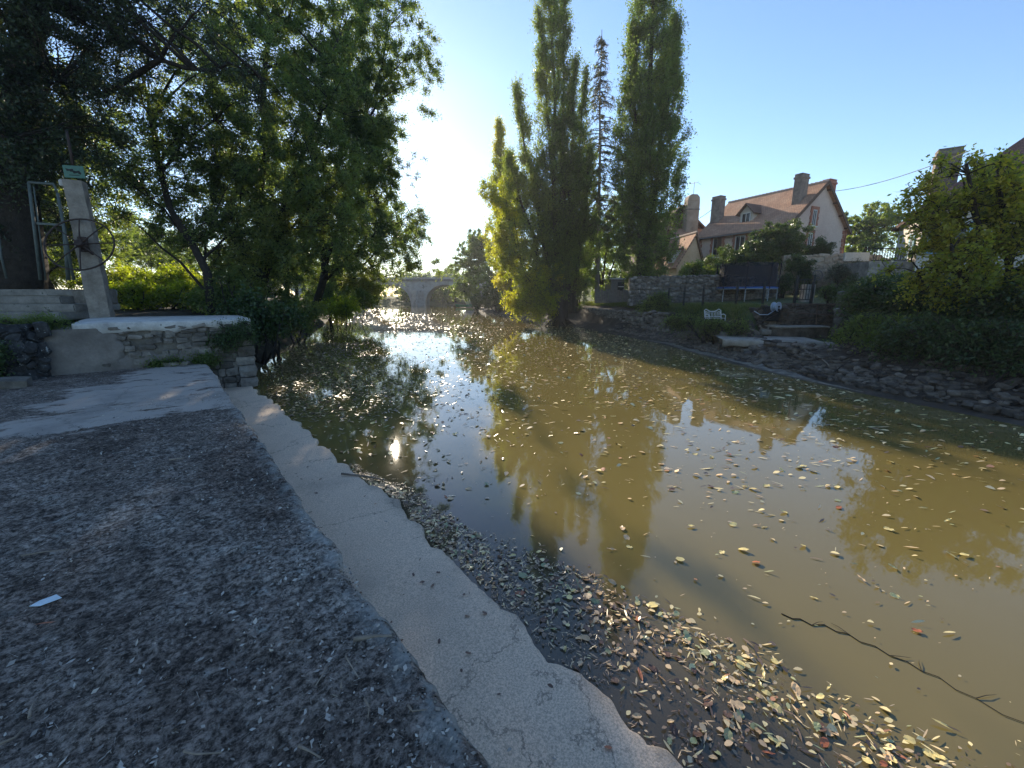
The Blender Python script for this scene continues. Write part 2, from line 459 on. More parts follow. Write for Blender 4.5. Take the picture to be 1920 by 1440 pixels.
def plant(name, label, cat, base, C, D, lmat, bmat, rg, stems, lsize=0.1, ntw=7, tlen=0.8, per=6, droop=0.3, spread=0.7,
          jit=0.09, limbs=9, limb_r=0.09, aspect=0.55, bias=0.5, group=None, twigs=True, gaps=None, dens=2.2, tint_amp=0.6, part='crown', tintfn=None):
    """a tree or a shrub: Empty > trunk, limbs, crown"""
    base = Vector(base); B = np.array(base)
    root = tag(empty(name, base), label, cat, group)
    tr = MB()
    segs = []                                # points limbs and twigs may start from
    for pts, rads in stems:
        tr.tube([Vector(q) - base for q in pts], rads, 8)
        pts = np.array([tuple(q) for q in pts], float)
        for i in range(len(pts) - 1):
            for t in np.linspace(0, 1, 6)[:-1]: segs.append(pts[i] * (1 - t) + pts[i + 1] * t)
    if stems: tr.build('trunk', bmat, root, smooth=True)
    segs = np.array(segs) if segs else B[None]
    lm = MB()
    if limbs:
        pick = rg.choice(len(C), min(limbs, len(C)), replace=False)
        new = []
        for i in pick:
            e = C[i]
            dist = np.linalg.norm((segs - e)[:, :2], axis=1)
            want = e[2] - np.maximum(0.5, dist * 0.75)
            j = int(np.argmin(np.abs(segs[:, 2] - want) + dist * 0.35))
            s0 = segs[j]; mid = (s0 + e) / 2 + np.array([0, 0, np.linalg.norm(e - s0) * 0.10]) + rg.normal(size=3) * 0.12
            ts = np.linspace(0, 1, 7)[:, None]
            pts = s0 * (1 - ts) ** 2 + 2 * mid * ts * (1 - ts) + e * ts ** 2
            pts[1:-1] += rg.normal(size=(5, 3)) * 0.04 * np.linalg.norm(e - s0) * 0.3
            lm.tube([Vector(q) - base for q in pts], list(np.linspace(limb_r, limb_r * 0.22, 7)), 5)
            new += list(pts[2:])
        allp = np.concatenate([segs, np.array(new)]) if new else segs
        for e in C[rg.permutation(len(C))[:260]]:
            dd = np.linalg.norm(allp - e, axis=1) + np.maximum(0, allp[:, 2] - e[2]) * 1.5
            s0 = allp[int(np.argmin(dd))]
            mid = (s0 + e) / 2 + rg.normal(size=3) * 0.1
            lm.tube([Vector(s0) - base, Vector(mid) - base, Vector(e) - base], [limb_r * 0.28, limb_r * 0.2, limb_r * 0.08], 4, cap=False)
        link('limbs', lm.mesh('limbs'), bmat, root, smooth=True)['kind'] = 'stuff'
    pos, t0, t1 = sprays(C, D, int(ntw * dens), tlen, per, droop, rg, spread, jit)
    if gaps is not None: pos = pos[gaps(pos)]
    V, F = leaf_arrays(pos, lsize, rg, bias, aspect, tri=base.y > 14.5 or name in ('bramble', 'hedge', 'ivy_hedge', 'cedar_tree'))
    clump = fbm(pos * 0.55, 3, 17)
    tint = np.clip(0.5 + (clump - 0.5) * 2.2 * tint_amp + rg.normal(size=len(pos)) * 0.16, 0, 1)
    if tintfn is not None: tint = np.clip(tint + tintfn(pos), 0, 1)
    link(part, raw_mesh(part, V - B, F, tint), lmat, root)['kind'] = 'stuff'
    if twigs:
        V, F = slivers(t0, t1, 0.008, rg)
        link('twigs', raw_mesh('twigs', V - B, F), bmat, root)['kind'] = 'stuff'
    return root
def wobble(a, b, n, amp, rg, r0, r1):
    a, b = np.array(a, float), np.array(b, float)
    pts = [a + (b - a) * t for t in np.linspace(0, 1, n)]
    for i in range(1, n): pts[i] = pts[i] + rg.normal(size=3) * amp * np.array([1, 1, 0.2])
    return [Vector(q) for q in pts], [r0 + (r1 - r0) * (i / (n - 1)) ** 0.8 for i in range(n)]

def thin_edge(pos):     # leaves cut from the river side to let sun onto the raft
    k = (pos[:, 0] + .25 * (pos[:, 1] - 27) > -6.75) & (pos[:, 2] > 7.9) & (pos[:, 2] < 11.0)
    d = pos - np.array([-1.83, 5.97, 0]); s = np.array(S); q = np.linalg.norm(d - (d @ s)[:, None] * s, axis=1)      # and along a sun line, shaped for glare on the water
    return sun_gap(pos) & ~((q < .55) & (np.random.default_rng(6).uniform(size=len(pos)) < .93)) & ~(k & (np.random.default_rng(5).uniform(size=len(pos)) < .9))
def sun_gap(pos):      # leaves cut out between eye and sun, an opening shaped for its light
    d = pos - np.array([0, 0, H]); s = np.array(S); t = d @ s
    q = d - t[:, None] * s
    return ~((np.linalg.norm(q, axis=1) / np.maximum(t, 1) < 0.0085))

# ---- the trees of the left bank
def lobe(x, y, Y, rx, rz, ry=None, w=1.0):
    """an ellipsoid of foliage seen at a place of the photograph, at depth Y; radii in metres"""
    c = atY(x, y, Y)
    return ((c.x, c.y, c.z), (rx, ry or rx, rz), w)
g = np.random.default_rng(1)
lobes = [lobe(560, 150, 19, 2.9, 3.2), lobe(470, 330, 18, 3.0, 2.6), lobe(600, 400, 19, 2.6, 2.0), lobe(500, 480, 18, 2.2, 1.5), lobe(420, 80, 20, 3, 3), lobe(560, -60, 20, 3, 3), lobe(620, 300, 20, 2.0, 2.2)]
C, D = lobe_points(lobes, 760, g)
b = (-11.6, 18.6, 1.3)
plant('alder_tree', 'tall straight dark alder on the left bank with boughs close to the water', 'tree', b, C, D, M_leaf_dark, M_bark, g,
      [wobble(b, atY(525, -60, 20), 9, 0.16, g, 0.26, 0.05), wobble((-11.4, 18.7, 1.3), atY(640, 60, 20), 8, 0.15, g, 0.18, 0.04)], 0.105, 10, 0.8, 9, 0.12, limbs=22, limb_r=0.075, spread=.9, gaps=thin_edge)
g = np.random.default_rng(2)
lobes = [lobe(680, 60, 26, 2.6, 2.8), lobe(670, 170, 26, 2.2, 2.4, w=1.6), lobe(680, 260, 26, 2.0, 2.2, w=1.6), lobe(745, 120, 27, 1.8, 2.2, w=.8), lobe(790, 70, 27, 1.2, 1.6, w=.6), lobe(835, 165, 27, 0.45, 0.4, w=.5), lobe(790, 200, 27, .8, .8, w=.4), lobe(778, 300, 27, .7, 1.0, w=.35), lobe(785, 410, 27, .9, 1.2, w=.6), lobe(714, 260, 27, 1.6, 2.1, w=1.5), lobe(706, 340, 27, 1.6, 1.7, w=1.5), lobe(690, 330, 26, 2.2, 2.4), lobe(720, 420, 27, 2.0, 1.9), lobe(640, 200, 26, 2.6, 3.0), lobe(700, -60, 27, 2.6, 3.0),
         lobe(808, 130, 27, 0.9, 1.0, w=.7), lobe(772, 340, 27, 0.8, 1.2, w=.4), lobe(650, 470, 26, 2.2, 1.4)]
C, D = lobe_points(lobes, 1000, g, 0.6)
b = (-12.6, 26.5, 1.0)
plant('alder_tree', 'alder leaning out over the river, the low sun glinting through its crown', 'tree', b, C, D, M_leaf_dark, M_bark, g,
      [wobble(b, atY(690, -60, 27), 9, 0.2, g, 0.26, 0.05), wobble((-12.5, 26.6, 1.2), atY(735, 30, 27), 8, 0.2, g, 0.16, 0.03)], 0.115, 9, 0.8, 8, 0.12, limbs=20, limb_r=0.08, spread=.9, gaps=thin_edge)
g = np.random.default_rng(3)
lobes = [lobe(650, 480, 36, 3.8, 2.6), lobe(690, 540, 36, 2.2, 1.2), lobe(620, 560, 33, 2.4, 0.9), lobe(740, 470, 37, 2.2, 2.2), lobe(770, 430, 38, 1.8, 2.2), lobe(700, 400, 37, 3, 3), lobe(640, 540, 34, 2.6, 1.2), lobe(770, 500, 37, 0.9, 0.9), lobe(600, 380, 38, 4, 4), lobe(800, 440, 38, 1.0, 1.5, w=.7), lobe(815, 500, 39, .9, .9, w=.7)]
C, D = lobe_points(lobes, 600, g)
b = (-16.2, 36, 1.0)
plant('willow_tree', 'spreading tree on the left bank whose branches hang low before the bridge', 'tree', b, C, D, M_leaf_dark, M_bark, g,
      [wobble(b, atY(670, 330, 37), 7, 0.25, g, 0.32, 0.06)], 0.15, 9, 1.2, 8, 0.4, limbs=16, limb_r=0.12, gaps=thin_edge, tintfn=lambda q: 0.25 * (q[:, 2] < 4))
g = np.random.default_rng(4)
lobes = [lobe(330, 250, 17, 2.6, 2.4), lobe(250, 330, 18, 2.4, 2.0), lobe(400, 200, 17, 2.4, 2.4), lobe(330, 420, 18, 1.8, 1.0), lobe(420, 430, 17, 1.6, 1.6)]
C, D = lobe_points(lobes, 300, g)
b = tuple(atY(392, 545, 15.5)); b = (b[0], b[1], 1.6)
plant('leaning_tree', 'slender tree bending to the left behind the white topped wall', 'tree', b, C, D, M_leaf_dark, M_bark, g,
      [([Vector(b), atY(388, 510, 15.6), atY(362, 460, 15.8), atY(318, 390, 16.2), atY(298, 310, 16.6), atY(285, 220, 17), atY(262, 120, 17.5)], [0.16, 0.14, 0.125, 0.11, 0.095, 0.07, 0.03])],
      0.105, 8, 0.9, 8, 0.3, limbs=12, limb_r=0.06)
g = np.random.default_rng(5)
lobes = [lobe(40, 120, 12.5, 2.1, 2.2), lobe(30, 260, 12, 1.7, 1.3), lobe(100, 40, 13, 2.2, 1.8), lobe(120, 240, 13, 1.6, 1.0), lobe(-120, 200, 12, 2.5, 4), lobe(20, -120, 13, 3, 2.6)]
C, D = lobe_points(lobes, 480, g)
b = tuple(atY(22, 560, 12.8)); b = (b[0], b[1], 1.65)
plant('cedar_tree', 'massive dark evergreen with a very thick black trunk at the left edge', 'tree', b, C, D, M_leaf_conifer, M_bark, g,
      [wobble(b, atY(60, -200, 13), 8, 0.12, g, 0.62, 0.22), wobble(atY(-40, 560, 12.4), atY(-80, -150, 12.6), 7, 0.1, g, 0.5, 0.2)], 0.085, 10, 0.8, 12, 0.45, limbs=14, limb_r=0.09, dens=1.5)
g = np.random.default_rng(6)
lobes = [lobe(230, 60, 14, 1.9, 1.2), lobe(330, 30, 14.5, 1.9, 1.2), lobe(180, 170, 13.5, 1.3, 0.9), lobe(450, 130, 14, 1.4, 0.7), lobe(500, 155, 14, 0.7, 0.4), lobe(160, -60, 14, 2.6, 2)]
C, D = lobe_points(lobes, 130, g, 0.7)
b = (-17.2, 13.6, 1.7)
plant('larch_tree', 'open conifer with long drooping boughs reaching right above the handwheel pillar', 'tree', b, C, D, M_leaf_conifer, M_bark, g,
      [wobble(b, (-15.6, 14.6, 17), 8, 0.1, g, 0.3, 0.1),
       ([atY(190, 180, 13.8), atY(300, 112, 14), atY(350, 128, 14), atY(400, 133, 14), atY(430, 118, 14), atY(500, 150, 14)], [0.09, 0.075, 0.06, 0.05, 0.04, 0.02])],
      0.08, 9, 1.0, 11, 0.55, limbs=12, limb_r=0.06, dens=1.3)
# fill behind them, along the left bank: each a tree of its own
g = np.random.default_rng(7)
BACK = [(-16.6, 31, 13, 3.6, 'round crowned tree behind the two riverside alders', M_leaf_dark), (-31, 22, 8, 4.0, 'broad dark tree far behind the stone steps', M_leaf_dark),
        (-24, 47, 8, 4.2, 'bright edged tree farther up the left bank', M_leaf_bush), (-36, 44, 8, 4.5, 'distant tree at the back of the sunny clearing', M_leaf_bush),
        (-45, 38, 9, 5, 'tree closing the clearing behind the green frame', M_leaf_bush), (-29, 66, 10, 5.0, 'far tree beside the left end of the bridge', M_leaf_bush), (-21.5, 20, 10.5, 2.6, 'leafy tree filling the gap behind the leaning slender tree', M_leaf_dark)]
for (x, y, h, r, lab, mt) in BACK:
    z = float(left_z(np.array([x]), np.array([y]))[0])
    lobes = [((x + g.normal() * r * 0.3, y + g.normal() * r * 0.3, z + h * q), (r * (1.05 - 0.5 * abs(q - 0.5)),) * 2 + (h * 0.2,)) for q in (0.35, 0.5, 0.65, 0.82)]
    C, D = lobe_points(lobes, 260, g)
    plant('broadleaf_tree', lab, 'tree', (x, y, z - 0.1), C, D, mt, M_bark, g, [wobble((x, y, z - 0.1), (x, y, z + h * 0.9), 6, 0.15, g, 0.22, 0.05)], 0.16, 8, 1.2, 8, 0.3, limbs=10, limb_r=0.09)
# understorey of the left bank
LOW = [(atY(476, 590, 13.4), 0.8, 0.7, 'added dark shrub standing right behind the stone quoin', M_leaf_ivy), (atY(330, 548, 19.5), 1.3, 0.45, 'low yellow green undergrowth just behind the white coping', M_leaf_lit), (atY(250, 552, 18), 1.0, 0.4, 'low sunny undergrowth at the foot of the pillar', M_leaf_lit), (atY(400, 558, 18), 1.2, 0.4, 'dark undergrowth left of the alder trunks', M_leaf_bush), (atY(300, 545, 26), 2.6, 0.8, 'bright hedge like growth closing the sunny clearing', M_leaf_lit), (atY(300, 525, 24), 1.9, 1.0, 'glowing yellow green bush in the sunny clearing behind the wall', M_leaf_lit), (atY(235, 525, 22), 1.6, 0.9, 'sunlit bush just right of the handwheel pillar', M_leaf_lit),  # first shrub added to block sky glare on the water behind the quoin
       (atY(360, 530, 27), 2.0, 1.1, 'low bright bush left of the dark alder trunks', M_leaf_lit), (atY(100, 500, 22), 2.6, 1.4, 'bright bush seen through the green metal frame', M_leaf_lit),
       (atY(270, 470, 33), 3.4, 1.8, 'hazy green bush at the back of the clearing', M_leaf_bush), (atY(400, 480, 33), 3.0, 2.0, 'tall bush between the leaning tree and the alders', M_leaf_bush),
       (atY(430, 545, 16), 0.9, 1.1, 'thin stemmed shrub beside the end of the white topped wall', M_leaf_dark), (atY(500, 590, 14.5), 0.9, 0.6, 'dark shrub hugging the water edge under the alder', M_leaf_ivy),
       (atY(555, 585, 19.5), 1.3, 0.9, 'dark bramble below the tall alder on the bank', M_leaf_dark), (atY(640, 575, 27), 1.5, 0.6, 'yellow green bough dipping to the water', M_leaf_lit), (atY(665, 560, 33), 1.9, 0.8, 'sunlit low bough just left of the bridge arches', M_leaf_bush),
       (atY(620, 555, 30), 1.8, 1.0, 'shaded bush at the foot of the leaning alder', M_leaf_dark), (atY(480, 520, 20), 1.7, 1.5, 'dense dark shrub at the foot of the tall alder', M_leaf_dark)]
for (c, r, rz, lab, mt) in LOW:
    n = int(26 + 20 * r)
    C, D = lobe_points([(tuple(c), (r, r * 0.8, rz))], n, g, 0.6)
    z = float(left_z(np.array([c.x]), np.array([c.y]))[0])
    base = Vector((c.x, c.y, min(z, c.z - 0.1)))
    st = [wobble(base + Vector((g.normal() * 0.2, g.normal() * 0.2, 0)), c + Vector((g.normal() * r * 0.5, g.normal() * r * 0.5, rz * 0.3)), 4, 0.06, g, 0.045, 0.012) for _ in range(4)]
    plant('bush', lab, 'bush', base, C, D, mt, M_bark, g, st, 0.12, 8, 0.7, 8, 0.25, limbs=5, limb_r=0.025, part='foliage')
# ================================================================== RIGHT BANK TREES
def poplar(label, base, stems, lmat, seed, n, lsize=0.12, ntw=6, per=8, tlen=0.9, bmat=None, tintfn=None, name='poplar_tree', thr=0.30, trunk_r=0.34):
    """stems: (foot, top, width, start): upright plumes"""
    g = np.random.default_rng(seed)
    Cs, Ds, tubes = [], [], []
    tot = sum(s[2] * (Vector(s[1]) - Vector(s[0])).length for s in stems)
    for i, (a, b, w, t0) in enumerate(stems):
        a, b = np.array(tuple(a)), np.array(tuple(b)); L = np.linalg.norm(b - a)
        k = int(n * w * L / tot * 1.7)
        t = t0 + (1 - t0) * g.uniform(0, 1, k)
        prof = w * np.clip(np.sin(np.pi * np.clip((t - t0 + 0.06) / (1.06 - t0), 0, 1) ** 0.62), 0.10, 1)
        ph = g.uniform(0, 2 * np.pi, k)
        nn = fbm(np.stack([np.cos(ph) * 1.3, np.sin(ph) * 1.3, t * L * 0.42], -1) + 13 * i, 3, seed)
        r = prof * g.uniform(0, 1, k) ** 0.55 * (0.45 + 1.1 * nn)
        keep = nn > thr
        c = a + (b - a) * t[:, None] + np.stack([np.cos(ph) * r, np.sin(ph) * r, g.normal(size=k) * 0.2], -1)
        d = unit(np.stack([np.cos(ph) * 0.4, np.sin(ph) * 0.4, np.ones(k)], -1))
        Cs.append(c[keep]); Ds.append(d[keep])
        tubes.append(wobble(a, b, 9, 0.05 * w, g, trunk_r * (0.5 + 0.5 * min(1, w / 2)), 0.03))
    C, D = np.concatenate(Cs), np.concatenate(Ds)
    return plant(name, label, 'tree', stems[0][0], C, D, lmat, bmat or M_bark_poplar, g, tubes, lsize, ntw, tlen, per, -0.15, 0.45, 0.10, limbs=26, limb_r=0.07, tintfn=tintfn)
b = Vector((8.5, 28, 1.7))
poplar('tall columnar poplar nearest the house, dark green right up past the picture top', b,
       [(b, atY(1235, -230, 28), 2.1, 0.06), (b + Vector((0.2, 0.3, 0)), atY(1265, 40, 28.3), 1.5, 0.25), (b + Vector((0, -.3, 0)), atY(1185, 60, 28.5), 1.25, 0.2)], M_leaf_poplar, 21, 860, 0.13, tintfn=lambda q: -.12, thr=.38)
b = Vector((3.5, 31.2, 0.9))
poplar('many stemmed poplar on the river edge with a thick stump and sunlit left side', b,
       [(b, atY(1030, -110, 31), 1.75, 0.10), (b + Vector((0.15, 0.1, 0)), atY(1058, -20, 31.5), 1.35, 0.12), (b + Vector((0.5, 0.3, 0)), atY(1078, 110, 31.5), 1.3, 0.12),
        (b + Vector((-.2, 0.1, 0)), atY(966, 160, 31.5), 1.3, 0.10), (b + Vector((0.6, 0.5, 0)), atY(1098, 130, 32), 1.1, 0.1), (b + Vector((-.3, 0, 0.2)), atY(950, 290, 31), 1.8, 0.08), (b + Vector((1.2, 0.6, 0)), atY(1110, 270, 32), 1.4, 0.1), (b + Vector((.3, .2, 0)), atY(1010, 20, 31.2), 1.3, 0.15), (b + Vector((.8, .4, 0)), atY(1050, 240, 31.6), 1.7, 0.06), (b + Vector((-.1, .4, 0)), atY(1000, 330, 31.4), 1.6, 0.05)],
       M_leaf_poplar, 22, 1500, 0.125, tintfn=lambda q: np.clip((3.0 - q[:, 0]) * 0.28, -0.15, 0.6), trunk_r=0.28, thr=0.42)  # sunlit left side put into the leaf tint
b = Vector((-0.6, 44, 1.2))
poplar('slim poplar standing behind the many stemmed one on its river side', b, [(b, atY(936, 232, 44), 1.9, 0.1), (b + Vector((0.4, 0, 0)), atY(960, 300, 44), 1.5, 0.1)], M_leaf_yellow, 23, 300, 0.16, tintfn=lambda q: 0.15)
# the yellow skirt of the many stemmed poplar: a separate bush at its foot
g = np.random.default_rng(24)
for (x, y, Y, rx, rz, lab) in [(995, 535, 30, 1.9, 1.7, 'sunlit yellow green bush hanging over the water at the stump'), (958, 420, 33, 2.1, 4.2, 'bright yellow green young tree between the river and the poplar')]:
    c = atY(x, y, Y); C, D = lobe_points([(tuple(c + Vector((g.normal() * rx * .35, g.normal() * rx * .3, g.normal() * rz * .45))), (rx * g.uniform(.35, .65), rx * .6, rz * g.uniform(.25, .45))) for _ in range(9)], 210, g, 0.55)
    base = Vector((3.0, 31, 0.7)) if Y == 30 else Vector((1.6, 33.3, 0.9))
    plant('yellow_bush', lab, 'bush', base, C, D, M_leaf_yellow, M_bark, g, [wobble(base, c + Vector((q * .4, 0, rz * .4)), 5, 0.06, g, 0.07, 0.015) for q in (-1, 0, 1)], 0.13, 8, 0.9, 7, 0.25, limbs=6, limb_r=0.03, part='foliage')
# stump burls at the foot of that poplar
tb = MB()
g = np.random.default_rng(25)
st = empty('tree_stump', (3.55, 31.0, 0.3)); tag(st, 'knotted dark stump of old trunks at the poplar foot by the water', 'stump')
for i in range(7):
    q = g.normal(size=2) * 0.28
    mb = MB(); h = g.uniform(0.9, 2.0); lean = g.normal(size=2) * 0.25
    mb.tube([(q[0], q[1], -0.3), (q[0] * 1.05, q[1] * 1.05, h * .5), (q[0] * 1.2 + lean[0], q[1] * 1.2 + lean[1], h)], [0.34, 0.26, 0.12], 7)
    mb.build('old_stem', M_bark, st, smooth=True)
mb = MB()
for i in range(9):
    t = g.uniform(0, 6.28); mb.tube([(0.2 * math.cos(t), 0.2 * math.sin(t), 0.3), (0.8 * math.cos(t), 0.8 * math.sin(t), 0.0), (1.3 * math.cos(t + .2), 1.3 * math.sin(t + .2), -0.35)], [0.12, 0.07, 0.03], 5)
mb.build('roots', M_bark, st, smooth=True)['kind'] = 'stuff'

# spruce: whorls of thin drooping boughs on a bare pale trunk
g = np.random.default_rng(26)
b = np.array([6.75, 33.5, 1.8]); top = np.array(tuple(atY(1128, 55, 33.5)))
Cs, Ds = [], []; limbs = MB(); t0 = empty('spruce_tree', tuple(b)); tag(t0, 'sparse spruce with a bare pale lower trunk between the two poplars', 'tree')
pts, rads = wobble(b, top, 10, 0.03, g, 0.21, 0.02)
MB().tube([Vector(q) - Vector(b) for q in pts], rads, 8).build('trunk', M_bark_pale, t0, smooth=True)
Hh = top[2] - b[2]
for k in range(230):
    t = 0.28 + 0.70 * g.uniform() ** 0.9
    if t > 0.985: continue
    o = b + (top - b) * t
    L = (1 - t) * 4.0 * g.uniform(0.55, 1.05) + 0.25
    ph = g.uniform(0, 6.28); d = np.array([math.cos(ph), math.sin(ph), 0])
    ts = np.linspace(0, 1, 5)[:, None]
    P = o + d * L * ts + np.array([0, 0, 1]) * (0.10 * L * ts - 0.42 * L * ts ** 2)
    limbs.tube([Vector(q) - Vector(b) for q in P], [0.03, 0.024, 0.018, 0.012, 0.006], 4, cap=False)
    m_ = max(2, int(L * 5)); tt = g.uniform(0.2, 1, m_)[:, None]
    Cs.append(o + d * L * tt + np.array([0, 0, 1]) * (0.10 * L * tt - 0.42 * L * tt ** 2)); Ds.append(np.repeat((d * 0.4 + np.array([0, 0, -0.5]))[None], m_, 0))
link('limbs', limbs.mesh('limbs'), M_bark, t0)['kind'] = 'stuff'
C, D = np.concatenate(Cs), np.concatenate(Ds)
pos, _, _ = sprays(C, D, 4, 0.42, 8, 0.3, g, 0.6, 0.03)
V, F = leaf_arrays(pos, 0.10, g, 0.0, 0.28)
link('crown', raw_mesh('crown', V - b, F, np.clip(0.4 + g.normal(size=len(pos)) * 0.3 + (pos[:, 2] > 15) * 0.15, 0, 1)), M_needle, t0)['kind'] = 'stuff'

def bush(name, label, lobes, mat, n, seed, lsize, base=None, ntw=8, tlen=0.6, per=8, droop=0.2, cat='bush', stems=4, spread=0.7, bmat=None, stem_r=0.05, power=0.6, aspect=0.55, tintfn=None, group=None, twigs=True):
    g = np.random.default_rng(seed)
    C, D = lobe_points(lobes, n, g, power)
    c0 = Vector(np.mean([l[0] for l in lobes], 0))
    if base is None:
        base = Vector((c0.x, c0.y, gz(c0.x, c0.y) - 0.05))
        if base.z > c0.z: base.z = c0.z - 0.3
    base = Vector(base)
    st = [wobble(base + Vector((g.normal() * .1, g.normal() * .1, 0)), Vector(lobes[i % len(lobes)][0]) + Vector((g.normal() * .2, g.normal() * .2, lobes[i % len(lobes)][1][2] * .4)), 5, 0.05, g, stem_r, stem_r * .3) for i in range(stems)]
    return plant(name, label, cat, base, C, D, mat, bmat or M_bark, g, st, lsize, ntw, tlen, per, droop, spread, 0.07, limbs=min(8, n // 6), limb_r=stem_r * .6, part='foliage' if cat != 'tree' else 'crown', tintfn=tintfn, group=group, aspect=aspect, twigs=twigs)

bush('maple_bush', 'dark bush under the spruce beside the old stump', [lobe(1075, 535, 33, 1.5, 1.2), lobe(1095, 500, 34, 1.5, 1.6)], M_leaf_bush, 90, 31, 0.13)
bush('broadleaf_tree', 'dark bushy tree between the spruce and the tall poplar', [lobe(1140, 440, 36, 2.0, 2.6), lobe(1100, 420, 36, 2.0, 2.6), lobe(1165, 480, 35, 1.6, 1.6), lobe(1080, 330, 37, 1.6, 3.2), lobe(1155, 400, 37, 1.8, 2.6), lobe(1120, 540, 35, 1.8, 1.2), lobe(1170, 555, 34, 1.5, .8)], M_leaf_poplar, 330, 32, 0.14, cat='tree', stem_r=0.12)
bush('broadleaf_tree', 'dark tree rising behind the shed at the poplars', [lobe(1150, 520, 42, 2.6, 1.8), lobe(1100, 470, 43, 2.6, 2.4), lobe(1200, 470, 43, 2.2, 2.6)], M_leaf_bush, 150, 33, 0.16, cat='tree', stem_r=0.12)
bush('willow_tree', 'pale willow leaning over the water near the far bridge', [lobe(880, 500, 66, 3.0, 3.8), lobe(905, 470, 68, 3.2, 3.6), lobe(870, 540, 64, 2.2, 1.8), lobe(930, 530, 60, 3.0, 2.8), lobe(885, 450, 70, 2.2, 1.6)], M_leaf_bush, 330, 34, 0.24, cat='tree', stem_r=0.2, tlen=1.2)
bush('waterside_shrub', 'shaded blue green shrub at the water below the pale willow', [lobe(930, 555, 52, 2.6, 1.5), lobe(960, 560, 46, 2.0, 1.1), lobe(905, 562, 57, 2.0, 1.0)], M_leaf_ivy, 150, 35, 0.18, tlen=0.9)
bush('lime_tree', 'yellowing small tree leaning over the right bank in front of the shuttered house',
     [lobe(1795, 375, 11, 1.2, 0.9), lobe(1760, 490, 10.5, 1.0, 0.8), lobe(1860, 345, 10.5, 1.1, 0.7), lobe(1880, 460, 10.5, 1.5, 1.0), lobe(1752, 335, 10.8, 0.5, 0.5), lobe(1722, 420, 10.8, 0.5, 0.7), lobe(1830, 545, 10.3, 1.2, 0.5), lobe(2000, 420, 10.5, 1.7, 1.5), lobe(1950, 325, 11, 1.2, 0.6), lobe(1740, 540, 10.4, 0.6, 0.4)],
     M_leaf_lime, 230, 36, 0.1, base=(13.1, 10.9, 1.2), cat='tree', stem_r=0.11, ntw=7, per=8, tlen=0.7, stems=7)
bush('walnut_tree', 'round sunlit tree behind the right gable of the pink house', [lobe(1625, 430, 46, 3.0, 2.6), lobe(1600, 470, 45, 1.8, 2.0), lobe(1660, 410, 47, 2.2, 1.8)], M_leaf_bush, 260, 37, 0.2, cat='tree', stem_r=0.2, tintfn=lambda q: 0.2)
bush('laurel_bush', 'large sunlit topped laurel in front of the pink house wall', [lobe(1465, 455, 30, 1.7, 1.5), lobe(1440, 480, 29.5, 1.5, 1.2), lobe(1490, 440, 30.5, 0.9, 1.0), lobe(1430, 440, 30, 0.8, 0.6)], M_leaf_laurel, 190, 38, 0.14)
bush('laurel_bush', 'rounded dark shrub left of the large laurel', [lobe(1380, 485, 29, 1.6, 1.0), lobe(1345, 500, 28.5, 1.2, 0.8), lobe(1410, 475, 29, 1.0, 0.9)], M_leaf_laurel, 130, 39, 0.13)
bush('box_bush', 'low clipped shrub above the stone wall left of the trampoline', [lobe(1300, 508, 27.5, 1.0, 0.5), lobe(1330, 512, 27.3, 0.7, 0.4)], M_leaf_bush, 60, 40, 0.11)
bush('yucca', 'spiky dark shrub below the gable window', [lobe(1540, 465, 31.5, 0.8, 0.6), lobe(1520, 475, 31.5, 0.6, 0.5)], M_leaf_laurel, 60, 41, 0.2, aspect=0.25, spread=1.0)
bush('climbing_shrub', 'arching climber trained over the pale garden wall', [lobe(1500, 492, 27, 0.7, 0.45), lobe(1512, 520, 26.8, 0.5, 0.8), lobe(1487, 498, 27, 0.4, 0.3)], M_leaf_laurel, 60, 42, 0.11)
bush('olive_tree', 'small grey green olive tree in front of the garden wall', [lobe(1578, 510, 25.5, 0.7, 0.45), lobe(1600, 503, 25.5, 0.6, 0.5), lobe(1560, 515, 25.5, 0.3, 0.25)], M_leaf_olive, 60, 43, 0.09, cat='tree', stem_r=0.06, aspect=0.3)
bush('garden_shrub', 'small dark shrub at the foot of the pale garden wall', [lobe(1470, 528, 26, 0.35, 0.5)], M_leaf_laurel, 22, 44, 0.1)
bush('garden_shrub', 'low dark shrub beside the olive tree', [lobe(1625, 520, 25, 0.6, 0.35), lobe(1600, 530, 24.5, 0.5, 0.3)], M_leaf_laurel, 40, 45, 0.1)
bush('ivy_hedge', 'ivy covered hedge mass to the right of the stone steps', [lobe(1625, 550, 17.5, 0.8, 0.65), lobe(1660, 545, 17, 1.1, 0.6), lobe(1600, 592, 16.6, 0.3, 0.5), lobe(1700, 560, 15.5, 1.0, 0.6), lobe(1640, 595, 16, 0.9, 0.4)], M_leaf_ivy, 230, 46, 0.095, twigs=True)
bush('fern_bank', 'feathery pale fern growing along the bank rail', [lobe(1690, 565, 14.6, 0.9, 0.3), lobe(1760, 572, 13.4, 0.8, 0.28)], M_leaf_bush, 70, 47, 0.06, tlen=0.5, aspect=0.3)
HB = lambda ys_, off, z, rx, rz: [((float(wl(q)) + off, q, z), (rx, .9, rz)) for q in ys_]
bush('bramble', 'thick dark bramble curtain over the stony mud at the far right', HB((7.4, 8.4, 9.4, 10.4), 2.15, 1.25, .55, .5), M_leaf_ivy, 330, 148, 0.08, droop=0.6, tlen=0.7)
bush('bramble', 'olive green bramble over the bank between the white pipe and the lime tree', HB((10.9, 11.5, 12.0), 2.6, 1.25, .5, .4), M_leaf_bush, 210, 149, 0.08, droop=0.6, tlen=0.7)
bush('hedge', 'overgrown hedge behind the bank rail under the lime tree', HB((8.5, 10, 11.5, 13), 4.0, 2.1, 1.1, .55), M_leaf_ivy, 420, 150, 0.09, tlen=0.7)
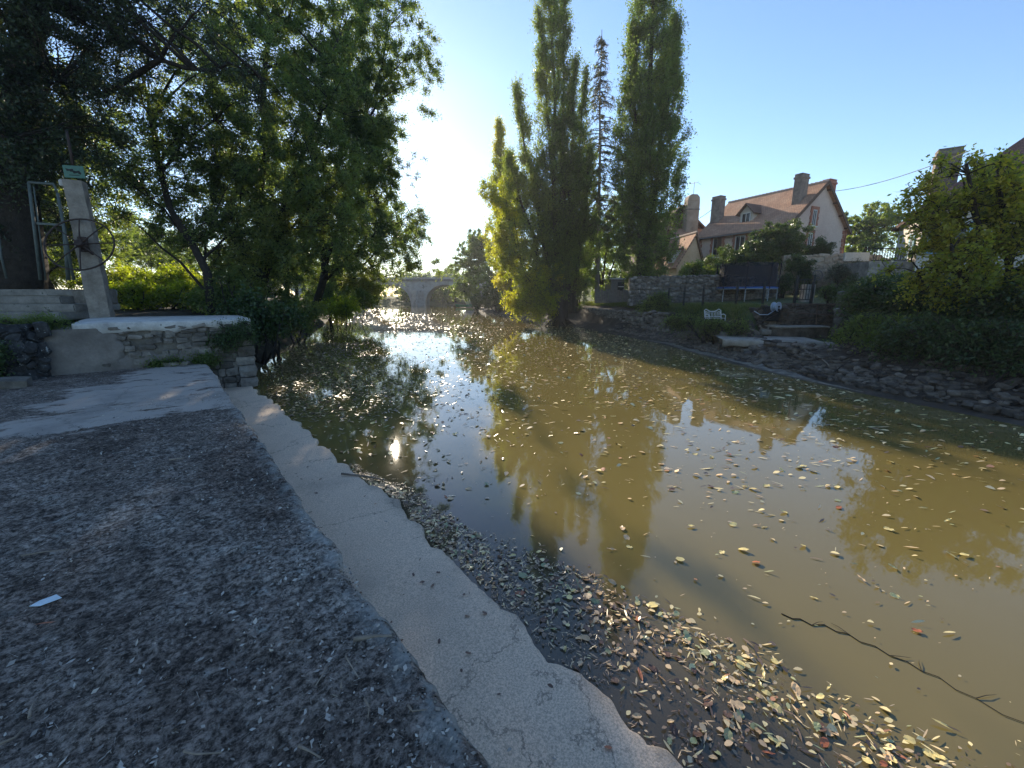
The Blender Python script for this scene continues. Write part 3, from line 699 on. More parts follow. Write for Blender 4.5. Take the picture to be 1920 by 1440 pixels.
bush('hedge', 'feathery hedge continuing to the stone pier', HB((13.6, 14.6), 5.4, 2.2, .9, .55), M_leaf_laurel, 240, 151, 0.09, tlen=0.7)
bush('bramble', 'dark bramble spilling over the bank below the lime tree', [lobe(1740, 625, 12.2, 0.9, 0.35), lobe(1810, 630, 11.2, 0.9, 0.4), lobe(1880, 625, 10.4, 0.8, 0.45), lobe(1940, 640, 9.8, 0.9, 0.5), lobe(1690, 605, 13.3, 0.7, 0.3)], M_leaf_ivy, 230, 48, 0.085, droop=0.5, tlen=0.7)
bush('bramble', 'grassy bramble hanging over the stones left of the landing slab', [lobe(1335, 606, 17.0, 0.6, 0.14), lobe(1388, 610, 16.3, 0.45, 0.15), lobe(1280, 598, 18.4, 0.8, 0.2)], M_leaf_bush, 110, 49, 0.07, droop=0.6, tlen=0.6, aspect=0.3)
bush('bramble', 'reddish brown thicket at the foot of the tall poplar', [lobe(1232, 565, 24.5, 0.8, 0.6), lobe(1215, 580, 24, 0.7, 0.4)], M_leaf_bush, 60, 50, 0.08, aspect=0.3)
bush('weed', 'bright green weed under the concrete landing', [lobe(1585, 632, 14.2, 0.35, 0.15)], M_leaf_bush, 25, 51, 0.06, tlen=0.3)
bush('garden_shrub', 'dark little shrub beside the stone gatepost corner', [lobe(1557, 548, 18.6, 0.3, 0.25)], M_leaf_laurel, 20, 52, 0.08)
bush('ivy_hedge', 'tall dark foliage filling the slope behind the lime tree', [lobe(1800, 560, 15, 1.6, 0.6), lobe(1880, 555, 14, 1.6, 0.7), lobe(1740, 545, 16.5, 1.0, 0.5)], M_leaf_ivy, 150, 53, 0.1)
# far trees beyond the bridge and along the horizon
g = np.random.default_rng(60)
FAR = [(-44, 108, 7, 5), (-35, 110, 6.5, 5), (-27, 108, 6.5, 4.5), (-20, 106, 6.5, 4.5), (-14, 104, 7, 4.5), (-38, 118, 9, 5), (-30, 124, 8, 5), (-22, 120, 7.5, 4.5), (-16, 112, 9, 4.5), (-47, 112, 11, 6), (-8, 105, 10, 5), (-58, 100, 12, 6), (4, 85, 12, 5), (-27, 150, 10, 6), (12, 70, 12, 5), (22, 80, 12, 6), (36, 75, 11, 6), (50, 64, 11, 6), (62, 50, 11, 6)]
FL = ['low dense tree behind the leftmost bridge arch', 'low dense tree behind the left bridge arch', 'low bushy tree behind the bridge pier', 'low tree behind the right bridge arch', 'low tree at the right bridge abutment', 'far tree seen through the left arch of the bridge', 'far tree behind the bridge pier', 'tree beyond the right arch of the bridge', 'tree rising over the right end of the bridge', 'tree rising over the left end of the bridge',
      'tree on the right bank just past the bridge', 'far left tree beyond the bridge approach', 'tree on the right bank behind the pale willow', 'farthest tree along the river beyond the bridge', 'tree hidden behind the poplars', 'tree behind the chimney tower house', 'tree behind the pink house ridge', 'tree far behind the round walnut', 'tree behind the shuttered house']
for (x, y, h, r), lab in zip(FAR, FL):
    lobes = [((x + g.normal() * r * .3, y + g.normal() * r * .3, 1 + h * q), (r * (1.05 - .6 * abs(q - .45)),) * 2 + (h * .22,)) for q in (.12, .32, .55, .8)]
    C, D = lobe_points(lobes, 90, g, 0.5)
    plant('distant_tree', lab, 'tree', (x, y, 0.5), C, D, M_leaf_bush, M_bark, g, [wobble((x, y, 0.5), (x, y, h * .8), 5, .2, g, .3, .08)], 0.42, 7, 1.6, 6, 0.2, limbs=6, limb_r=0.12, twigs=False)

ys2 = np.arange(100, 170, 4.0); xs2 = np.arange(-90, 30, 3.0); X_, Y_ = np.meshgrid(xs2, ys2, indexing='ij')
Z_ = np.clip((Y_ - 101) * .16, -.3, 1.6) + (fbm(np.stack([X_ * .2, Y_ * .2, X_ * 0], -1), 3, 7) - .5) * .4
tag(link('far_bank', grid_mesh('far_bank', np.stack([X_, Y_, Z_], -1)), M_lawn, smooth=True), kind='structure')
# grass of the bank and lawn: blades, one mass
g = np.random.default_rng(61)
def blades(X, Y, Z, h, w, rg, lean=0.5):
    n = len(X); B = np.stack([X, Y, Z], -1)
    a = rg.uniform(0, 6.28, n); dx = np.stack([np.cos(a), np.sin(a), np.zeros(n)], -1)
    hh = h * rg.uniform(.5, 1.3, (n, 1)); ln = rg.normal(size=(n, 3)) * lean; ln[:, 2] = 1
    T = B + ln * hh
    return np.stack([B - dx * w, B + dx * w, T], 1).reshape(-1, 3), np.arange(3 * n).reshape(n, 3)
n = 52000
Y = 10 + 26 * g.uniform(0, 1, n) ** 1.1; d = 2.3 + g.exponential(1.3, n); X = wl(Y) + d
ok = (d < 9) & ~((Y < 17.9) & (Y > 14) & (X / Y > .56) & (X / Y < .80)) & ~((Y < 14) & (d < 4)) ; X, Y, d = X[ok], Y[ok], d[ok]
V, F = blades(X, Y, right_z(X, Y) - 0.04, np.where(d < 4, 0.17, 0.05)[:, None], 0.012, g, 0.7)
tag(link('bank_grass', raw_mesh('bank_grass', V, F, np.clip(0.5 + g.normal(size=len(F)) * .3, 0, 1)), M_grass), kind='stuff')
# ================================================================== FOREGROUND: WEIR WALL, LEDGE, ABUTMENT
ZT, ZL = 0.72, 0.07
m, nt, p, L = nodes('mossy crust on the weir crest')
co = obj_co(nt)
sep = nt.nodes.new('ShaderNodeSeparateXYZ'); L(co, sep.inputs[0])
n1 = noise(nt, co, 0.9, 5, 0.62); n2 = noise(nt, co, 34, 9, 0.8); n3 = noise(nt, co, 7, 6, 0.7); n4 = noise(nt, co, 0.7, 5, 0.6); n5 = noise(nt, co, 55, 4, 0.7)
crust = ramp(nt, [(0.07, 0.056, 0.046), (0.15, 0.122, 0.10), (0.20, 0.17, 0.142), (0.31, 0.28, 0.24)], 0.30, 0.72); L(n1.outputs[0], crust.inputs[0])
n6 = noise(nt, co, 9, 6, 0.75)
c1 = mixc(nt, 1.0, crust.outputs[0], mixc(nt, maprange(nt, n2.outputs[0], 0.40, 0.62), (0.22, 0.21, 0.20), (1.9, 1.9, 1.9)), 'MULTIPLY')
c1 = mixc(nt, 0.75, c1, mixc(nt, maprange(nt, n6.outputs[0], 0.36, 0.60), (0.30, 0.28, 0.27), (1.25, 1.25, 1.25)), 'MULTIPLY')
lich = math_(nt, 'MULTIPLY', maprange(nt, n3.outputs[0], 0.54, 0.66), maprange(nt, n4.outputs[0], 0.45, 0.62))
c1 = mixc(nt, math_(nt, 'MULTIPLY', math_(nt, 'MULTIPLY', lich, maprange(nt, n2.outputs[0], .42, .58)), 0.75), c1, (0.40, 0.41, 0.37))
c1 = mixc(nt, math_(nt, 'MULTIPLY', maprange(nt, n5.outputs[0], 0.64, 0.70), 0.7), c1, (0.32, 0.30, 0.27))
# lichen rim along the edge
edge = math_(nt, 'MULTIPLY', maprange(nt, sep.outputs['X'], -0.16, 0.0), maprange(nt, n3.outputs[0], 0.42, 0.56))
c1 = mixc(nt, math_(nt, 'MULTIPLY', edge, 0.75), c1, (0.38, 0.39, 0.36))
# worn clean concrete beyond y = 6
mpx = nt.nodes.new('ShaderNodeMapping'); mpx.inputs['Scale'].default_value = (0.55, 1.5, 1); L(co, mpx.inputs[0])
nw = noise(nt, mpx.outputs[0], 1.5, 7, 0.62)
yy = math_(nt, 'ADD', sep.outputs['Y'], math_(nt, 'MULTIPLY', math_(nt, 'SUBTRACT', nw.outputs[0], 0.5), 2.2))
xx = math_(nt, 'ADD', math_(nt, 'SUBTRACT', math_(nt, 'MULTIPLY', sep.outputs['Y'], 0.28), sep.outputs['X']), math_(nt, 'MULTIPLY', math_(nt, 'SUBTRACT', nw.outputs[0], 0.5), 3.0))
clean = math_(nt, 'MULTIPLY', maprange(nt, yy, 5.85, 6.0), maprange(nt, xx, 4.25, 4.1))
streak = noise(nt, mpx.outputs[0], 3.2, 6, 0.6)
clean = math_(nt, 'MULTIPLY', clean, maprange(nt, streak.outputs[0], 0.66, 0.58))
conc = mixc(nt, n2.outputs[0], (0.33, 0.29, 0.25), (0.43, 0.385, 0.335))
conc = mixc(nt, maprange(nt, n3.outputs[0], 0.6, 0.72), conc, (0.22, 0.21, 0.20))
vc_ = nt.nodes.new('ShaderNodeTexVoronoi'); vc_.feature = 'DISTANCE_TO_EDGE'; vc_.inputs['Scale'].default_value = .8
dv_ = nt.nodes.new('ShaderNodeVectorMath'); dv_.operation = 'ADD'; L(co, dv_.inputs[0]); L(mixc(nt, 1.0, n3.outputs['Color'], (.4, .4, .4), 'MULTIPLY'), dv_.inputs[1]); L(dv_.outputs[0], vc_.inputs['Vector'])
conc = mixc(nt, math_(nt, 'MULTIPLY', maprange(nt, vc_.outputs['Distance'], .012, .002), .6), conc, (0.10, 0.09, 0.08))
conc = mixc(nt, math_(nt, 'MULTIPLY', maprange(nt, n1.outputs[0], .5, .68), .5), conc, (0.18, 0.165, 0.145))
L(mixc(nt, clean, c1, conc), p.inputs['Base Color'])
p.inputs['Roughness'].default_value = 0.9; p.inputs['Specular IOR Level'].default_value = 0.25
hh = math_(nt, 'ADD', math_(nt, 'MULTIPLY', n2.outputs[0], 0.6), math_(nt, 'MULTIPLY', n5.outputs[0], 0.5))
bump(nt, math_(nt, 'MULTIPLY', hh, math_(nt, 'SUBTRACT', 1.0, math_(nt, 'MULTIPLY', clean, 0.8))), 0.75, 0.028, p)
M_crest = m

M_conc_side = rough_mat('weathered concrete', [(0.08, 0.075, 0.07), (0.16, 0.15, 0.14), (0.24, 0.23, 0.21)], 2.0, 0.9, 30, 0.6, 0.015)
ww = empty('weir_wall', (E0.x, E0.y, 0), WR)
tag(ww, 'broad weir wall with a dark mossy crest and a worn grey patch, running to the abutment', 'wall')
na = np.concatenate([np.arange(-6, -1.2, 0.3), np.arange(-1.2, 4.5, 0.022), np.arange(4.5, 11.06, 0.05)])
nn_ = np.concatenate([np.arange(-4.6, -2.4, 0.15), np.arange(-2.4, -0.05, 0.03), [-0.045, -0.03, -0.018, -0.008, 0.0]])
A_, N_ = np.meshgrid(na, nn_, indexing='ij')
P3 = np.stack([N_, A_, np.zeros_like(A_)], -1)
f1 = fbm(P3 * 5.0, 5, 2) - 0.5; f2 = fbm(P3 * 1.1, 3, 5) - 0.5; f3 = fbm(P3 * np.array([22., 22, 1]), 3, 8) - 0.5
cl = 1 / (1 + np.exp(-(A_ - 6.0 + f2 * 2) * 6)) * 0.75
Z = ZT + f2 * 0.03 + (f1 * 0.045 + f3 * 0.030) * (1 - cl)
rim = np.clip((N_ + 0.05) / 0.05, 0, 1)
Z -= rim ** 2 * 0.045 * (0.6 + fbm(P3 * 9, 3, 9))
N2 = N_ + (fbm(np.stack([A_ * 0.0, A_ * 3.0, A_ * 0], -1), 5, 4) - 0.5) * 0.085 * np.clip((N_ + 0.4) / 0.4, 0, 1)
V = np.stack([N2, A_, Z], -1)
o = link('crest', grid_mesh('crest', V[:, ::-1][:, ::-1]), M_crest, ww, smooth=True)
# side face dropping to the ledge
e = V[:, -1, :]
rows = [e + np.array([-0.012 if k else -0.002, 0, -0.004]) * 1.0 if k == 0 else np.stack([e[:, 0] - 0.012 + (fbm(np.stack([e[:, 1] * 4, np.full(len(e), k * .7), e[:, 1] * 0], -1), 3, 5) - .5) * .05, e[:, 1], np.full(len(e), ZT - 0.05 - k * (ZT + 0.25) / 9)], -1) for k in range(10)]
o = link('face', grid_mesh('face', np.stack(rows, 1)), M_conc_side, ww, smooth=True)
mb = MB(); mb.box((-4.8, 2.5, 0.1), (0.4, 17.0, 1.1)); mb.build('rear_face', M_conc_side, ww)

# ---- the scalloped concrete ledge
m, nt, p, L = nodes('fine gravelly concrete of the ledge')
co = obj_co(nt)
na_ = noise(nt, co, 85, 3, 0.85); nb_ = noise(nt, co, 1.5, 6, 0.6); nc_ = noise(nt, co, 28, 5, 0.7)
base = mixc(nt, nb_.outputs[0], (0.62, 0.48, 0.35), (0.74, 0.59, 0.445))
base = mixc(nt, 0.7, base, mixc(nt, maprange(nt, na_.outputs[0], 0.36, 0.64), (0.58, 0.58, 0.58), (1.32, 1.32, 1.32)), 'MULTIPLY')
base = mixc(nt, math_(nt, 'MULTIPLY', maprange(nt, nc_.outputs[0], 0.55, 0.7), 0.35), base, (0.13, 0.12, 0.11))
sx = nt.nodes.new('ShaderNodeSeparateXYZ'); L(co, sx.inputs[0]); nd_ = noise(nt, co, 3.5, 6, .65); ns_ = noise(nt, co, .7, 5, .6)
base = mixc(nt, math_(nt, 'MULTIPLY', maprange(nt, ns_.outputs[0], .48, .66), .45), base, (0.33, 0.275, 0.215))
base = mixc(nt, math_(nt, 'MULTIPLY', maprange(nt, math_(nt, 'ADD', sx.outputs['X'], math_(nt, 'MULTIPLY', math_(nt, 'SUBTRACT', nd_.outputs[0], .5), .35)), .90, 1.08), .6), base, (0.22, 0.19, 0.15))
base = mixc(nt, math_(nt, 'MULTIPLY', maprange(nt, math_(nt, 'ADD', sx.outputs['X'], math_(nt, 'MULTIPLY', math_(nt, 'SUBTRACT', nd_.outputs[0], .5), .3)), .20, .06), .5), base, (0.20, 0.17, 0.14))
vc_ = nt.nodes.new('ShaderNodeTexVoronoi'); vc_.feature = 'DISTANCE_TO_EDGE'; vc_.inputs['Scale'].default_value = .55
dv_ = nt.nodes.new('ShaderNodeVectorMath'); dv_.operation = 'ADD'; L(co, dv_.inputs[0]); L(mixc(nt, 1.0, nd_.outputs['Color'], (.5, .5, .5), 'MULTIPLY'), dv_.inputs[1]); L(dv_.outputs[0], vc_.inputs['Vector'])
base = mixc(nt, math_(nt, 'MULTIPLY', maprange(nt, vc_.outputs['Distance'], .006, .001), .55), base, (0.10, 0.085, 0.07))
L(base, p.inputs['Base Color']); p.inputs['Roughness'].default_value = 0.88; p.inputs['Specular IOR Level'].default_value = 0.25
bump(nt, math_(nt, 'ADD', na_.outputs[0], nc_.outputs[0]), 0.6, 0.008, p)
M_ledge = m
def ledge_edge(a):
    ph = a / 0.66 + 0.22 * np.sin(a * 2.1) + 0.15 * np.sin(a * 5.3 + 1)
    f = ph - np.floor(ph)
    sc = np.minimum(f / .72, 1) ** 1.6 * np.clip((1 - f) / .2, 0, 1) ** .5
    w = fbm(np.stack([a * 0.9, a * 0 + 3, a * 0], -1), 3, 6) - 0.5
    ed = np.interp(a, [-6, 0.8, 1.2, 3, 8, 11, 12], [0.97, 0.97, 1.03, 1.06, 0.93, 0.80, 0.75])
    fine = fbm(np.stack([a * 9, a * 0 + 3, a * 0], -1), 3, 16) - 0.5
    return ed + 0.085 * (sc - 0.5) * np.interp(a, [-6, 1.5, 4, 12], [.75, .8, 1, 1]) + 0.2 * w + 0.05 * fine
a_ = np.arange(-5, 10.98, 0.02)
en = ledge_edge(a_)
cols = []
for t in np.linspace(0, 1, 26): cols.append((-0.06 + (en - 0.02 + 0.06) * t, None))
P = []
for k, t in enumerate(np.linspace(0, 1, 26)):
    x = -0.06 + (en - 0.03 + 0.06) * t
    q = np.stack([x, a_, x * 0], -1)
    P.append(np.stack([x, a_, ZL + (fbm(q * 2.2, 4, 12) - 0.5) * 0.022 - 0.012 * t ** 3], -1))
l0 = P[-1]
for dx, dz in ((0.012, -0.004), (0.022, -0.012), (0.03, -0.028), (0.036, -0.06), (0.03, -0.25)):
    P.append(l0 + np.array([dx, 0, dz]))
le = empty('concrete_ledge', (E0.x, E0.y, 0), WR)
tag(le, 'pale concrete ledge with a scalloped water edge along the foot of the weir wall', 'ledge')
link('slab', grid_mesh('slab', np.stack(P, 1)[:, ::-1][:, ::-1]), M_ledge, le, smooth=True)

# ---- abutment with white topped coping, stones, rubble
M_render = rough_mat('grey cement render', [(0.10, 0.088, 0.076), (0.18, 0.16, 0.14), (0.26, 0.235, 0.205)], 1.3, 0.92, 18, 0.5, 0.012)
M_cap = rough_mat('pale cement coping', [(0.34, 0.33, 0.31), (0.50, 0.49, 0.46), (0.62, 0.61, 0.57)], 3.2, 0.85, 22, 0.6, 0.012, spots=((0.20, 0.20, 0.17), 6, 0.62))
M_stone = rough_mat('limestone blocks', [(0.09, 0.08, 0.068), (0.17, 0.152, 0.128), (0.26, 0.24, 0.205)], 5, 0.9, 30, 0.7, 0.02, per_obj=0.35)
M_stone_dark = rough_mat('lichened dark rubble', [(0.02, 0.02, 0.02), (0.05, 0.05, 0.05), (0.10, 0.105, 0.105)], 7, 0.95, 30, 0.9, 0.03, spots=((0.30, 0.32, 0.32), 16, 0.60), per_obj=0.35)
M_mortar = rough_mat('earthy lime mortar', [(0.09, 0.08, 0.066), (0.16, 0.145, 0.12), (0.24, 0.22, 0.185)], 4, 0.95, 30, 0.8, 0.02)
ab = empty('abutment_wall', (E0.x, E0.y, 0), WR)
tag(ab, 'stone abutment wall with a whitish cement coping at the end of the weir', 'wall')
AF = 11.05       # front face
MB().hexa([(-8, AF + .02, -.4), (0.93, AF + .02, -.4), (0.93, AF + 2.3, -.4), (-8, AF + 2.3, -.4), (-8, AF + .02, 1.58), (0.93, AF + .02, 1.56), (0.93, AF + 2.3, 1.56), (-8, AF + 2.3, 1.58)]).build('core', M_mortar, ab)
# coping: a subdivided slab with a wavering lower rim
gcap = np.random.default_rng(70)
xs = np.linspace(-2.05, 1.0, 60)
low = 1.50 + (fbm(np.stack([xs * 2, xs * 0, xs * 0], -1), 4, 21) - 0.5) * 0.14
prof = []
for k, x in enumerate(xs):
    zc = 1.735 - 0.012 * (x + 3) - .05 * max(0, -1.6 - x)
    ch = 0.05 + max(0, x - 0.86) * 1.2
    yb = AF + 2.35 - max(0, x - 0.7) * 0.6
    yf = AF - 0.05 + max(0, x - 0.88) * 1.0
    prof.append([(x, yf + .03, low[k]), (x, yf, low[k] + .01), (x, yf, zc - .035), (x, yf + .012, zc - .01), (x, yf + .04, zc), (x, AF + 1.2, zc + .015), (x, yb, zc + .01), (x, yb + .02, zc - .1)])
V = np.array(prof); P3 = V * np.array([3., 3, 3]); V[..., 2] += (fbm(P3, 4, 3) - .5) * .010
mcap = grid_mesh('coping', V)
bm = bmesh.new(); bm.from_mesh(mcap)
bmesh.ops.holes_fill(bm, edges=[e_ for e_ in bm.edges if e_.is_boundary], sides=0); bmesh.ops.recalc_face_normals(bm, faces=bm.faces)
bm.to_mesh(mcap); bm.free()
link('coping', mcap, M_cap, ab)
# render panel, left of the exposed stones
xs = np.linspace(-2.6, -1.55, 40); zs = np.linspace(0.5, 1.60, 24)
X_, Z_ = np.meshgrid(xs, zs, indexing='ij')
rag = (fbm(np.stack([Z_ * 3, Z_ * 0 + 4, Z_ * 0], -1), 4, 31) - .5) * .5
k = np.clip((X_ - xs[0]) / (xs[-1] - xs[0]), 0, 1)
X2 = X_ + rag * k + 0.45 * (1.6 - Z_) * k * 0.8
V = np.stack([X2, AF - 0.045 + (fbm(np.stack([X_ * 2, Z_ * 2, Z_ * 0], -1), 4, 33) - .5) * .05 + 0.05 * np.clip((k - .93) / .07, 0, 1), Z_], -1)
link('render_panel', grid_mesh('render_panel', V), M_render, ab, smooth=True)
# lower smear of render below the exposed stones
xs = np.linspace(-1.9, 0.1, 50); zs = np.linspace(0.45, 1.06, 14)
X_, Z_ = np.meshgrid(xs, zs, indexing='ij'); k = np.clip((Z_ - .45) / .61, 0, 1)
Z2 = Z_ + (fbm(np.stack([X_ * 3, X_ * 0, X_ * 0], -1), 4, 35) - .5) * .35 * k
V = np.stack([X_, AF - .03 + (fbm(np.stack([X_ * 3, Z_ * 3, Z_ * 0], -1), 4, 36) - .5) * .05 + .045 * np.clip((k - .85) / .15, 0, 1), Z2], -1)
link('render_smear', grid_mesh('render_smear', V), M_render, ab, smooth=True)
def stone_mesh(seed, sub=1, flat=0.3):
    bm = bmesh.new(); bmesh.ops.create_cube(bm, size=1.0)
    bmesh.ops.subdivide_edges(bm, edges=bm.edges[:], cuts=sub, use_grid_fill=True)
    r2 = random.Random(seed)
    for v in bm.verts:
        d = v.co.normalized() * 0.62
        v.co = v.co.lerp(d, flat) + Vector((r2.uniform(-1, 1), r2.uniform(-1, 1), r2.uniform(-1, 1))) * 0.075
    me = bpy.data.meshes.new('stone'); bm.to_mesh(me); bm.free()
    return me
def stone_set(mat, n, flat, sub=1, smooth=False):
    out = []
    for i in range(n):
        me = stone_mesh(i * 7 + int(flat * 100) + len(mat.name), sub, flat); me.materials.append(mat)
        if smooth: me.polygons.foreach_set('use_smooth', np.ones(len(me.polygons), bool))
        out.append(me)
    return out
BL, RB = stone_set(M_stone, 6, 0.32), stone_set(M_stone_dark, 6, 0.45)
gs = np.random.default_rng(71)
def put_stone(meshes, name, loc, scale, rot, parent):
    o = bpy.data.objects.new(name, meshes[int(gs.integers(len(meshes)))])
    COL.objects.link(o); o.parent = parent; o.location = loc; o.scale = scale; o.rotation_euler = rot
    return o
# rows of exposed stones under the coping
z = 0.78
for row, hgt in enumerate((0.13, 0.15, 0.12, 0.11, 0.09, 0.08, 0.075)):
    x = -1.9 + gs.uniform(0, .3)
    while x < 0.62:
        w = gs.uniform(0.10, 0.34)
        if not (gs.uniform() < (.6, .5, .35, .25, .1, .05, 0)[row]):
            put_stone(BL, 'stone', (x + w / 2, AF + 0.045 + gs.uniform(-.02, .015), z + hgt / 2 + gs.normal() * .01), (w * .97, 0.18, hgt * .96), (gs.normal() * .06, gs.normal() * .12, gs.normal() * .08), ab)
        x += w + gs.uniform(.01, .06)
    z += hgt + 0.012
# rubble face between the crest and the quoin, below the crest level
z = -0.02
for row, hgt in enumerate((0.2, 0.17, 0.2, 0.16)):
    x = 0.0
    while x < 0.62:
        w = gs.uniform(0.12, 0.28)
        put_stone(BL, 'stone', (x + w / 2, AF + 0.04, z + hgt / 2), (w * .95, 0.2, hgt * .95), (gs.normal() * .05, gs.normal() * .08, gs.normal() * .06), ab)
        x += w
    z += hgt
# quoin
z = 0.03
for hgt, w in ((0.24, .40), (0.33, .37), (0.2, .42), (0.26, .36), (0.22, .42), (0.24, 0.38)):
    put_stone(BL, 'quoin_stone', (0.98 - w / 2, AF + 0.06, z + hgt / 2), (w, 0.36, hgt * .97), (gs.normal() * .015, gs.normal() * .02, gs.normal() * .02), ab)
    z += hgt
# rough lichened rubble at the left end, standing proud
MB().hexa([(-8, AF - .5, -.3), (-2.6, AF - .45, -.3), (-2.3, AF + .2, -.3), (-8, AF + .3, -.3), (-8, AF - .42, 1.6), (-2.65, AF - .3, 1.6), (-2.4, AF + .2, 1.6), (-8, AF + .3, 1.6)]).build('rubble_core', M_stone_dark, ab, bevel=.08, seg=2)
for i in range(190):
    x = gs.uniform(-4.8, -2.42); z = gs.uniform(0.6, 1.62); s = gs.uniform(0.07, 0.20)
    put_stone(RB, 'rubble_stone', (x, AF - 0.40 + 0.08 * z * .6 + (0.15 if x > -2.6 else 0), z), (s * 1.4, s, s), (gs.uniform(0, 3), gs.uniform(0, 3), gs.uniform(0, 3)), ab)
for i in range(14):
    x = gs.uniform(-5.0, -2.5); put_stone(RB, 'coping_stone', (x, AF - .2 + gs.uniform(-.1, .2), 1.66), (gs.uniform(.2, .4), .3, .14), (0, 0, gs.uniform(-.3, .3)), ab)
o = put_stone(BL, 'fallen_stone', tuple(atZ(22, 722, 0.76)), (0.42, 0.3, 0.24), (0.1, 0.1, 0.6), None)
tag(o, 'pale round stone lying where the weir crest meets the rough rubble', 'stone')
o = put_stone(BL, 'flat_stone', tuple(Lw(-0.55, AF - .12, 0.75)), (0.46, 0.2, 0.1), (0, 0, 0.5), None)
tag(o, 'flat grey stone at the foot of the abutment on the crest', 'stone')

# plants on the abutment
def wplant(name, label, n, a, z, lobes_l, mat, cnt, seed, ls, **k):
    lobes = [(tuple(Lw(q[0], q[1], q[2])), q[3]) for q in lobes_l]
    return bush(name, label, lobes, mat, cnt, seed, ls, base=Lw(n, a, z), **k)
wplant('ivy', 'ivy spilling over the right end of the white coping', .6, AF + .2, 1.5, [(0.55, AF - .12, 1.38, (.45, .1, .22)), (0.3, AF - .12, 1.2, (.4, .1, .15)), (0.85, AF - .08, 1.45, (.2, .12, .25))], M_leaf_ivy, 60, 80, 0.045, tlen=.28, stems=3, stem_r=.012, per=7, ntw=6)
wplant('weed', 'bright green weed growing where crest and abutment meet', -.1, AF - .12, .72, [(-.05, AF - .16, .80, (.28, .1, .06)), (-.55, AF - .12, .80, (.2, .08, .04)), (-.9, AF - .1, .78, (.15, .06, .03))], M_leaf_bush, 36, 81, 0.04, tlen=.16, stems=3, stem_r=.006)
wplant('moss_turf', 'low green turf on top of the wall below the stone steps', -3.0, AF + .2, 1.7, [(-2.5, AF + .25, 1.72, (.5, .25, .07)), (-3.2, AF + .3, 1.74, (.6, .3, .07))], M_leaf_bush, 80, 82, 0.05, tlen=.16, stems=2, stem_r=.006, aspect=.25)
wplant('weed', 'dark creeper hanging on the lichened rubble at the left', -4.2, AF - .4, 1.2, [(-3.1, AF - .5, 1.25, (.3, .1, .2)), (-3.2, AF - .5, .95, (.3, .1, .2))], M_leaf_ivy, 40, 83, 0.06, tlen=.2, stems=2, stem_r=.01)

# ---- steps, pillar, frame, wheel, sign
M_step = rough_mat('old grey concrete steps', [(0.12, 0.115, 0.10), (0.20, 0.19, 0.17), (0.28, 0.265, 0.24)], 2.5, 0.92, 25, 0.5, 0.012, spots=((0.07, 0.08, 0.06), 4, 0.62))
M_pillar = rough_mat('gritty pale concrete pillar', [(0.14, 0.12, 0.098), (0.25, 0.22, 0.185), (0.36, 0.325, 0.275)], 3.0, 0.95, 35, 0.9, 0.02, spots=((0.34, 0.32, 0.28), 30, 0.66))
M_green_iron = flat_mat('faded green painted iron', (0.095, 0.115, 0.105), 0.6)
M_rust = flat_mat('rusty cast iron', (0.045, 0.03, 0.024), 0.7, var=0.5)
M_sign = flat_mat('dull green sign sheet', (0.07, 0.16, 0.125), 0.55, var=0.15)
M_sign_dark = flat_mat('black print', (0.012, 0.015, 0.014), 0.6)
sb = atZ(150, 588, 1.80)
stp = empty('stone_steps', (sb.x, 10.0, 1.6), R(-2)); tag(stp, 'four weathered concrete steps climbing at the far left behind the abutment', 'steps')
for i in range(4):
    r_edge = 0.10 if i < 2 else -0.62
    mb = MB(); mb.box((r_edge - 3.0, 0.36 * i + 0.6, 0.16 + 0.185 * i), (6.0, 1.2, 0.185)); mb.build('step', M_step, stp, bevel=0.025, seg=2, rough=0.004, seed=i)
mb = MB(); mb.box((-0.24, 1.25, 0.60), (0.74, 0.5, 0.42)); mb.build('side_block', M_stone, stp, bevel=.04, seg=2, rough=.012)
pl = empty('sluice_pillar', (-10.22, 10.45, 1.7), R(28)); tag(pl, 'tall square concrete pillar carrying the rusty handwheel', 'pillar')
mb = MB(); mb.hexa([(-.20, -.17, -.2), (.20, -.17, -.2), (.20, .17, -.2), (-.20, .17, -.2), (-.165, -.14, 3.16), (.165, -.14, 3.16), (.165, .14, 3.16), (-.165, .14, 3.16)])
me = mb.mesh('shaft'); bm = bmesh.new(); bm.from_mesh(me); bmesh.ops.subdivide_edges(bm, edges=bm.edges[:], cuts=14, use_grid_fill=True)
for v in bm.verts:
    nz = fbm(np.array([[v.co.x * 6, v.co.y * 6, v.co.z * 6]]), 3, 44)[0] - .5; v.co += Vector((v.co.x, v.co.y, 0)).normalized() * nz * .04
bm.to_mesh(me); bm.free(); link('shaft', me, M_pillar, pl, smooth=False)
mb = MB(); mb.box((-.20, -.04, 3.08), (.10, .14, .14)); mb.build('corner_chip', M_cap, pl, bevel=.02)
wc = atY(150, 458, 9.95)
wh = empty('handwheel', wc); tag(wh, 'rusty spoked iron handwheel on the front of the pillar', 'wheel')
wh.rotation_euler = (R(90 - 24), R(6), R(14))
I3 = Matrix.Identity(3)
MB().torus((0, 0, 0), I3, 0.64, 0.019, 40, 8).build('rim', M_rust, wh, smooth=True)
MB().tube([(0, 0, -.10), (0, 0, .08)], [.085, .075], 14).build('hub', M_rust, wh)
for k in range(8):
    t = k * math.pi / 4 + .2; c_, s_ = math.cos(t), math.sin(t)
    MB().tube([(.06 * c_, .06 * s_, 0), (.35 * c_, .35 * s_, .015), (.63 * c_, .63 * s_, 0)], [.019, .013, .012], 6).build('spoke', M_rust, wh, smooth=True)
mb = MB(); mb.tube([(0, 0, -.05), (0, 0, -.42)], .035, 8); mb.build('axle', M_rust, wh)
mb = MB(); mb.box((0, 0, 0), (.16, .12, .34)); o = mb.build('gearbox', M_rust, pl, loc=(0.02, -.30, 1.72), bevel=.02)
